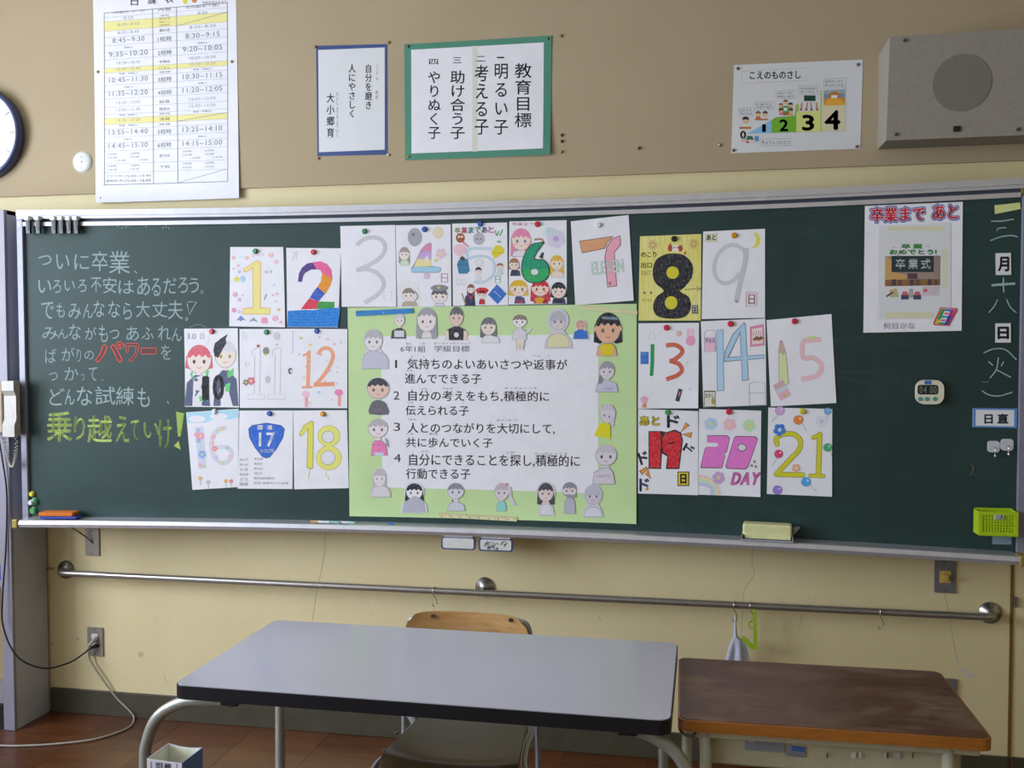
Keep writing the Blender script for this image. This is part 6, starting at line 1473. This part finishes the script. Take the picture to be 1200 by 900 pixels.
for px, py, l, c, lb in ((374, 614.5, 0.045, '#dfe6e6', 'white chalk stick on the tray left of the green poster'), (385, 615.2, 0.05, '#8fc4c0', 'teal chalk stick on the tray left of the green poster'), (397, 615.6, 0.04, '#e2e4ea', 'short white chalk stick on the tray below the green poster'), (405, 616, 0.03, '#a9d0cc', 'short pale teal chalk stick on the tray below the green poster'), (450, 618.2, 0.022, '#4f86d0', 'blue chalk stub on the tray below the green poster'), (364, 614, 0.035, '#d8b070', 'pale orange chalk piece at left of the chalk group on the tray')):
    M[lb] = plain('chalk_stick', c, 0.95); q = onZ(px, py, ZB+0.004); q.y = max(min(q.y, board_y(q.x)-0.006), board_y(q.x)-0.068)
    bm = NB(); cyl(bm, (q.x-l/2, q.y, ZB+0.0045), (1, R.uniform(-0.12, 0.12), 0), 0.0045, l, 10, bev=0.0006); tag(obj('chalk', bm, lb, smooth=False), lb, 'chalk', 'chalk sticks on the tray')

# ================================================================== POSTERS ABOVE
U = Plane(-0.0125)
TQ = [(108.5, -36), (275.8, -42), (281.2, 232.5), (113.3, 238)]
tt = sheet('timetable_poster', U, TQ, 'paper', 'tall white daily timetable poster with yellow rows at upper left', 'poster', 0.0008, make_curl(U, TQ, bl=0.004, br=0.006, a=0.002), nx=8, nz=12)
tc_ = make_curl(U, TQ, bl=0.004, br=0.006, a=0.002)
a = Art(U, 0.0008, tc_, Zm(0, 0, 4))
def ty(x, y):   # y given at column 1 centre (x = 600): follow the slant of the printed rows
    u = (x-600)/580; k = (y-60)/808
    return y-u*(48-32*k)
def tband(y0, y1, c, x0=489, x1=1066):
    a.poly([(x0, ty(x0, y0)), (x1, ty(x1, y0)), (x1, ty(x1, y1)), (x0, ty(x0, y1))], c)
YB = '#ece49a'; LNC = '#9ba0b0'
tband(95, 139, YB); tband(315, 337, YB); tband(552, 580, YB)
for y in (74, 95, 139, 170, 208, 240, 275, 315, 337, 358, 396, 424, 460, 499, 533, 552, 580, 602, 641, 668, 706, 766, 808): a.stroke([(489, ty(489, y)), (1067, ty(1067, y))], 1.3, LNC, n=0)
for x, xb in ((489, 493), (716, 722), (828, 836), (1066, 1071)): a.stroke([(x, ty(x, 53)), (xb, ty(xb, 865))], 2.5, '#5f6474', n=0)
for y in (53, 865): a.stroke([(489, ty(489, y)), (1069, ty(1069, y))], 2.5, '#5f6474', n=0)
for y0, y1 in ((95, 139), (552, 580), (808, 865)): a.stroke([(834, ty(834, y1)), (1066, ty(1066, y0))], 2, '#7c8090', n=0)
def tx(t, x, y, w, h, c='#5c606c', b=0.0):
    yy = ty(x, y); r = (w/580)*(48-32*(y-60)/808)
    a.text(t, x-w/2, yy-h/2, x+w/2, yy+h/2, c, b, rise=r)
big, sm_ = 24, 14
for t, y, k in (('A日課(月・火・木)', 62, 2), ('8:20', 85, 1), ('8:20~8:35', 117, 1), ('8:35~8:45', 155, 1), ('8:45~9:30', 191, 3), ('移動(5)', 224, 0), ('9:35~10:20', 257, 3), ('10:20~10:35', 297, 1), ('10:35~10:40', 326, 1), ('準備・移動(5)', 348, 0), ('10:45~11:30', 378, 3), ('移動(5)', 410, 0), ('11:35~12:20', 441, 3), ('12:20~13:05', 483, 1), ('13:05~13:30', 517, 1), ('準備・移動(5)', 542, 0), ('13:35~13:50', 566, 1), ('準備・移動(5)', 591, 0), ('13:55~14:40', 622, 3), ('移動(5)', 655, 0), ('14:45~15:30', 685, 3)):
    w = {3: 182 if len(t) > 9 else 150, 1: 110 if len(t) > 9 else 100, 0: 40 if len(t) < 7 else 88, 2: 150}[k]
    if t == '8:20': w = 44
    tx(t, 603, y, w, {3: 23, 1: 13, 0: 9, 2: 14}[k], '#767a88' if k != 1 else '#9094a0')
for t, y, k in (('内容', 62, 2), ('登校', 88, 0), ('朝学習', 104, 0), ('読書タイム', 118, 0), ('児童集会', 132, 0), ('朝の会', 157, 1), ('1校時', 197, 3), ('2校時', 261, 3), ('中休み', 302, 1), ('トミタイム', 331, 1), ('準備 移動', 350, 0), ('3校時', 384, 3), ('4校時', 445, 3), ('給食', 487, 1), ('昼休み', 521, 1), ('準備 移動', 543, 0), ('清掃', 568, 1), ('準備 移動', 592, 0), ('5校時', 626, 3), ('6校時', 688, 3), ('帰りの会', 737, 1), ('下校', 789, 1)):
    tx(t, 773, y, {3: 64, 1: 50, 0: 52, 2: 60}[k] if t != '登校' else 40, {3: 24, 1: 15, 0: 9, 2: 14}[k], '#50545f' if k != 0 else '#7c7450')
for t, y, k in (('B日課(水・金)', 66, 2), ('8:20', 90, 1), ('8:20~8:30', 156, 1), ('8:30~9:15', 196, 3), ('移動(5)', 228, 0), ('9:20~10:05', 257, 3), ('10:05~10:20', 297, 1), ('10:20~10:25', 326, 1), ('準備・移動(5)', 350, 0), ('10:30~11:15', 382, 3), ('移動(5)', 412, 0), ('11:20~12:05', 444, 3), ('12:05~12:50', 485, 1), ('12:50~13:20', 516, 1), ('準備・移動(5)', 543, 0), ('13:25~14:10', 624, 3), ('移動(5)', 656, 0), ('14:15~15:00', 688, 3)):
    w = {3: 185 if len(t) > 9 else 160, 1: 122, 0: 42 if len(t) < 7 else 90, 2: 150}[k]
    if t == '8:20': w = 44
    tx(t, 950, y, w, {3: 24, 1: 13, 0: 9, 2: 14}[k], '#767a88' if k != 1 else '#9094a0')
for x in (530, 635, 880, 985):
    tx('(5校時)' if x in (530, 880) else '(6校時)', x, 722, 44, 10); tx('14:40', x, 738, 40, 9); tx('~14:50', x+35, 753, 50, 9)
    tx('(5校時)' if x in (530, 880) else '(6校時)', x, 778, 44, 10); tx('14:55', x, 795, 40, 9)
tx('クラブ(木)', 540, 826, 78, 12); tx('15:00~15:45', 650, 828, 118, 12); tx('委員会(木)', 542, 848, 82, 12); tx('15:00~16:00', 650, 850, 118, 12)
a.text('日', 614, -14, 648, 26, '#4c5060', 0.006); a.text('課', 694, -20, 734, 20, '#4c5060', 0.006); a.text('表', 775, -24, 815, 14, '#4c5060', 0.006); a.text('〇〇小学校', 950, 6, 1060, 20, '#70747f', rise=6) if False else a.text('学校生活のきまり', 950, 8, 1062, 22, '#70747f', rise=6)
a.disc(868, 4, 11, '#d8d838', 15); a.disc(912, 0, 13, '#c8885c', 14); a.disc(912, -12, 8, '#d8a878'); a.build('printed_table', tt)

Z14 = Zm(360, 30, 4)
Q2 = [Z14(p) for p in ((42, 95), (375, 87), (377, 605), (48, 612))]
M['blue_border'] = plain('deep_blue_card', '#39508c', 0.35); M['green_border'] = plain('sea_green_card', '#4c9078', 0.55, var=0.05, scale=8)
p2 = sheet('motto_poster', U, Q2, 'blue_border', 'narrow white motto poster with dark blue frame and black writing', 'poster', 0.0010, None, nx=3, nz=6)
sheet('white_panel', U, [Z14(p) for p in ((52, 115), (364, 103), (364, 582), (56, 594))], 'laminate', None, None, 0.0016, None, nx=3, nz=4, parent=p2)
sheet('laminate_film', U, [Z14(p) for p in ((30, 92), (388, 80), (388, 612), (38, 618))], M['laminate'], None, None, 0.0006, None, nx=2, nz=2, parent=p2) if False else None
a = Art(U, 0.0018, None, Z14); T = '#3c3c48'
a.text('自分を磨き', 272, 182, 304, 392, T, 0.01, vert=True); a.text('人にやさしく', 194, 182, 228, 432, T, 0.01, vert=True); a.text('大小郷育', 92, 318, 128, 524, T, 0.01, vert=True, gap=0.15)
a.text('じぶん', 322, 182, 334, 256, '#7c7c88', vert=True, gap=0.25); a.text('みが', 320, 303, 334, 346, '#7c7c88', vert=True); a.text('だいしょうきょういく', 136, 312, 148, 524, '#7c7c88', vert=True); a.build('lettering', p2)
Q3 = [Z14(p) for p in ((455, 88), (1146, 48), (1141, 608), (460, 632))]
p3c = make_curl(U, Q3, br=0.010, tr=0.003, a=0.002)
p3 = sheet('goals_poster', U, Q3, 'green_border', 'wide calligraphy poster of school goals with sea green frame', 'poster', 0.0010, p3c, nx=14, nz=8)
q = [Z14(p) for p in ((488, 114), (1110, 80), (1107, 578), (490, 600))]
sheet('white_panel', U, q, 'paper', None, None, 0.0018, p3c, nx=12, nz=6, parent=p3)
a = Art(U, 0.0018, p3c, Z14); a.rect(775, 96, 798, 592, '#dedccf')
T = '#2a2a30'
a.text('教育目標', 974, 178, 1052, 478, T, 0.008, vert=True, gap=0.05); a.text('明るい子', 878, 180, 942, 512, T, 0.008, vert=True, gap=0.1); a.text('考える子', 786, 186, 850, 512, T, 0.008, vert=True); a.text('助け合う子', 672, 212, 740, 532, T, 0.008, vert=True); a.text('やりぬく子', 568, 215, 626, 532, T, 0.008, vert=True)
a.rect(890, 147, 924, 154, T); a.text('二', 794, 144, 836, 168, T, 0.008); a.text('三', 684, 150, 724, 176, T, 0.008); a.text('四', 572, 158, 614, 182, T, 0.008); a.build('calligraphy', p3)
Z15 = Zm(840, 60, 6.316)
Q4 = [Z15(p) for p in ((127, 103), (1082, 62), (1062, 722), (106, 756))]
p4 = sheet('voice_scale_poster', U, Q4, 'laminate', 'white poster of coloured steps numbered 0 to 4 beside speaker', 'poster', 0.0012, None, nx=4, nz=3)
a = Art(U, 0.0012, None, Z15)
a.stroke([(186, 150), (680, 122), (678, 215), (186, 240), (186, 150)], 2, '#c4b49a', n=0); a.text('こえのものさし', 245, 152, 620, 208, '#22242a', 0.02, rise=6)
a.poly([(228, 610), (405, 508), (404, 604)], '#8fc4ec'); a.poly([(405, 510), (440, 488), (578, 478), (584, 400), (590, 395), (588, 600), (404, 604)], '#7cb83a'); a.poly([(588, 450), (768, 440), (768, 596), (588, 600)], '#dce48c'); a.poly([(590, 395), (606, 386), (606, 450), (590, 450)], '#b8cc5c'); a.poly([(770, 405), (952, 400), (950, 590), (770, 596)], '#e4d9b8'); a.rect(766, 292, 776, 596, '#bccf58')
a.stroke([(228, 610), (950, 590), (958, 188)], 1.5, '#8a8a90', n=0)
for t, x0, y0, x1, y1 in (('0', 175, 592, 214, 646), ('1', 338, 544, 360, 596), ('2', 466, 508, 526, 590), ('3', 635, 476, 716, 585), ('4', 802, 442, 908, 578)): a.text(t, x0, y0, x1, y1, '#17181c', 0.028)
def bubble(x0, y0, x1, y1, l1, l2=None):
    a.stroke([(x0, y0), (x1, y0-6), (x1-2, y1-4), (x0, y1), (x0, y0)], 2, '#8a8c94', n=0)
    if l2: a.text(l1, x0+10, y0+8, x1-18, (y0+y1)/2-4, '#44464e'); a.text(l2, x0+10, (y0+y1)/2+2, x1-14, y1-12, '#44464e')
    else: a.text(l1, x0+14, y0+10, x1-14, y1-12, '#34363e')
bubble(160, 422, 274, 482, 'ひとりで', 'かんがえる'); bubble(282, 378, 426, 434, 'となりと', 'はなしあう'); bubble(440, 296, 580, 354, 'グループで', 'はなしあう'); bubble(608, 260, 768, 320, 'みんなのまえで', 'はっぴょう'); bubble(792, 205, 950, 275, 'ひろいところで', 'はっぴょうする'); bubble(318, 652, 554, 702, 'きょうしついどう')
def kid(x, y, r, h='#3a2e2a', b='#e8e6ec'):
    a.poly([(x-r*1.1, y+r*2.1), (x-r*0.7, y+r*0.9), (x+r*0.7, y+r*0.9), (x+r*1.1, y+r*2.1)], b); a.disc(x, y+r*0.1, r*0.85, '#e8bc94', r*0.95, 12); a.poly([(x-r, y), (x-r*0.8, y-r*0.8), (x, y-r*1.15), (x+r*0.8, y-r*0.8), (x+r, y), (x+r*0.4, y-r*0.25), (x-r*0.4, y-r*0.25)], h)
kid(213, 512, 26); a.rect(168, 560, 254, 576, '#c07c48'); a.rect(190, 545, 235, 560, '#ece4d8')
kid(306, 465, 20, '#8a6038', '#c86c4c'); kid(357, 465, 20, '#3a3a44', '#e4dcdc'); a.rect(284, 500, 378, 512, '#c07c48')
a.disc(508, 440, 50, '#a8684c', 36); kid(508, 378, 17, '#7c4c34', '#e8dcd0'); kid(474, 402, 16, '#b83c48', '#b83c48'); kid(545, 400, 18, '#242830', '#a83a4c'); a.disc(510, 430, 34, '#4fa858', 26); a.rect(495, 420, 520, 442, '#f0f0f0'); kid(478, 442, 15, '#3a3034', '#d8708c'); kid(545, 445, 15, '#4a342c', '#d8b04c')
a.rect(645, 328, 730, 370, '#1e4a3c')
for x in (622, 662, 700, 742): a.stroke([(x+(8 if x < 690 else -6), 380), (x, 434)], 12, '#c49a74', n=0); a.disc(x, 432, 9, '#9c5c44')
a.poly([(790, 290), (948, 282), (948, 400), (790, 404)], '#d8943c'); a.poly([(790, 290), (948, 282), (948, 318), (870, 300), (790, 325)], '#9fb0b4'); a.disc(868, 335, 40, '#c47838', 34); a.poly([(790, 404), (830, 350), (910, 350), (948, 400)], '#ecb040'); a.rect(846, 326, 892, 348, '#f2ece4'); a.poly([(795, 318), (832, 322), (832, 345), (795, 350)], '#6c9cb8'); a.poly([(905, 318), (944, 312), (944, 345), (905, 345)], '#6c9cb8')
for x, c in ((192, '#8fb4d8'), (208, '#8fb4d8'), (228, '#3c5c50'), (262, '#3c5c50'), (292, '#4c84d0')): kid(x, 655, 12, c, '#d8d8e0' if x != 228 else '#c84c4c')
a.rect(222, 628, 264, 655, '#3f6f58'); a.rect(280, 628, 310, 668, '#5c98dc'); a.build('printed_scale', p4)

# ================================================================== THUMBTACKS
def tack(px, py, label, col='brass', r=0.0055, lift=0.002):
    p = onY(px, py, -0.0145)
    bm = NB(); lathe(bm, [(0, 0.0055), (r*0.55, 0.005), (r, 0.002), (r, 0)], (p.x, -0.0125-lift, p.z), (0, -1, 0), 12)
    return tag(obj('thumbtack', bm, col, smooth=True), label, 'tack', 'tacks on the pin board')
M['grey_tack'] = plain('dull_tack', '#77706a', 0.4, 0.5); M['pink_tack'] = plain('copper_tack', '#b88a78', 0.4, 0.4); M['hole'] = plain('dark_brass_tack', '#5c4420', 0.5, 0.3)
for px, py, lb, c in ((114.8, 84.3, 'tack on the left edge of the timetable poster', 'brass'), (271.7, 72.3, 'brass tack on the right edge of the timetable poster', 'brass'), (118.5, 232, 'copper tack at lower left corner of timetable poster', 'pink_tack'), (277.5, 229, 'white tack at lower right corner of timetable poster', 'white_plastic'),
                      (369.5, 55, 'brass tack at upper left of the blue framed poster', 'brass'), (455.5, 50, 'brass tack at upper right of the blue framed poster', 'brass'), (373, 185.5, 'tack at lower left of the blue framed poster', 'pink_tack'), (455, 181.5, 'pale tack at lower right of the blue framed poster', 'white_plastic'),
                      (478, 54.6, 'tack at upper left of the green framed poster', 'grey_tack'), (642.2, 45.7, 'tack at upper right of the green framed poster', 'grey_tack'), (479, 183.7, 'tack at lower left of the green framed poster', 'brass'), (640.6, 178.6, 'white tack at lower right of the green framed poster', 'white_plastic'),
                      (864.5, 80.4, 'grey tack at upper left of the voice scale poster', 'grey_tack'), (1005.5, 75.8, 'brass tack at upper right of the voice scale poster', 'grey_tack'), (859.5, 176.2, 'grey tack at lower left of the voice scale poster', 'grey_tack'), (1004, 171.8, 'grey tack at lower right of the voice scale poster', 'grey_tack'),
                      (658.5, 158.3, 'dark tack, uppermost of three right of the green framed poster', 'hole'), (658.5, 165.6, 'dark tack, middle of three right of the green framed poster', 'hole'), (658, 178, 'bright brass tack, lowest of three right of the green framed poster', 'brass'), (749, 173.6, 'single dark tack in the empty middle of the pin board', 'hole'), (843, 170, 'silver tack left of the voice scale poster', 'chrome'), (657.5, 42, 'brass tack high beside the green framed poster', 'brass')):
    tack(px, py, lb, c)

bpy.data.objects.remove(_fo)
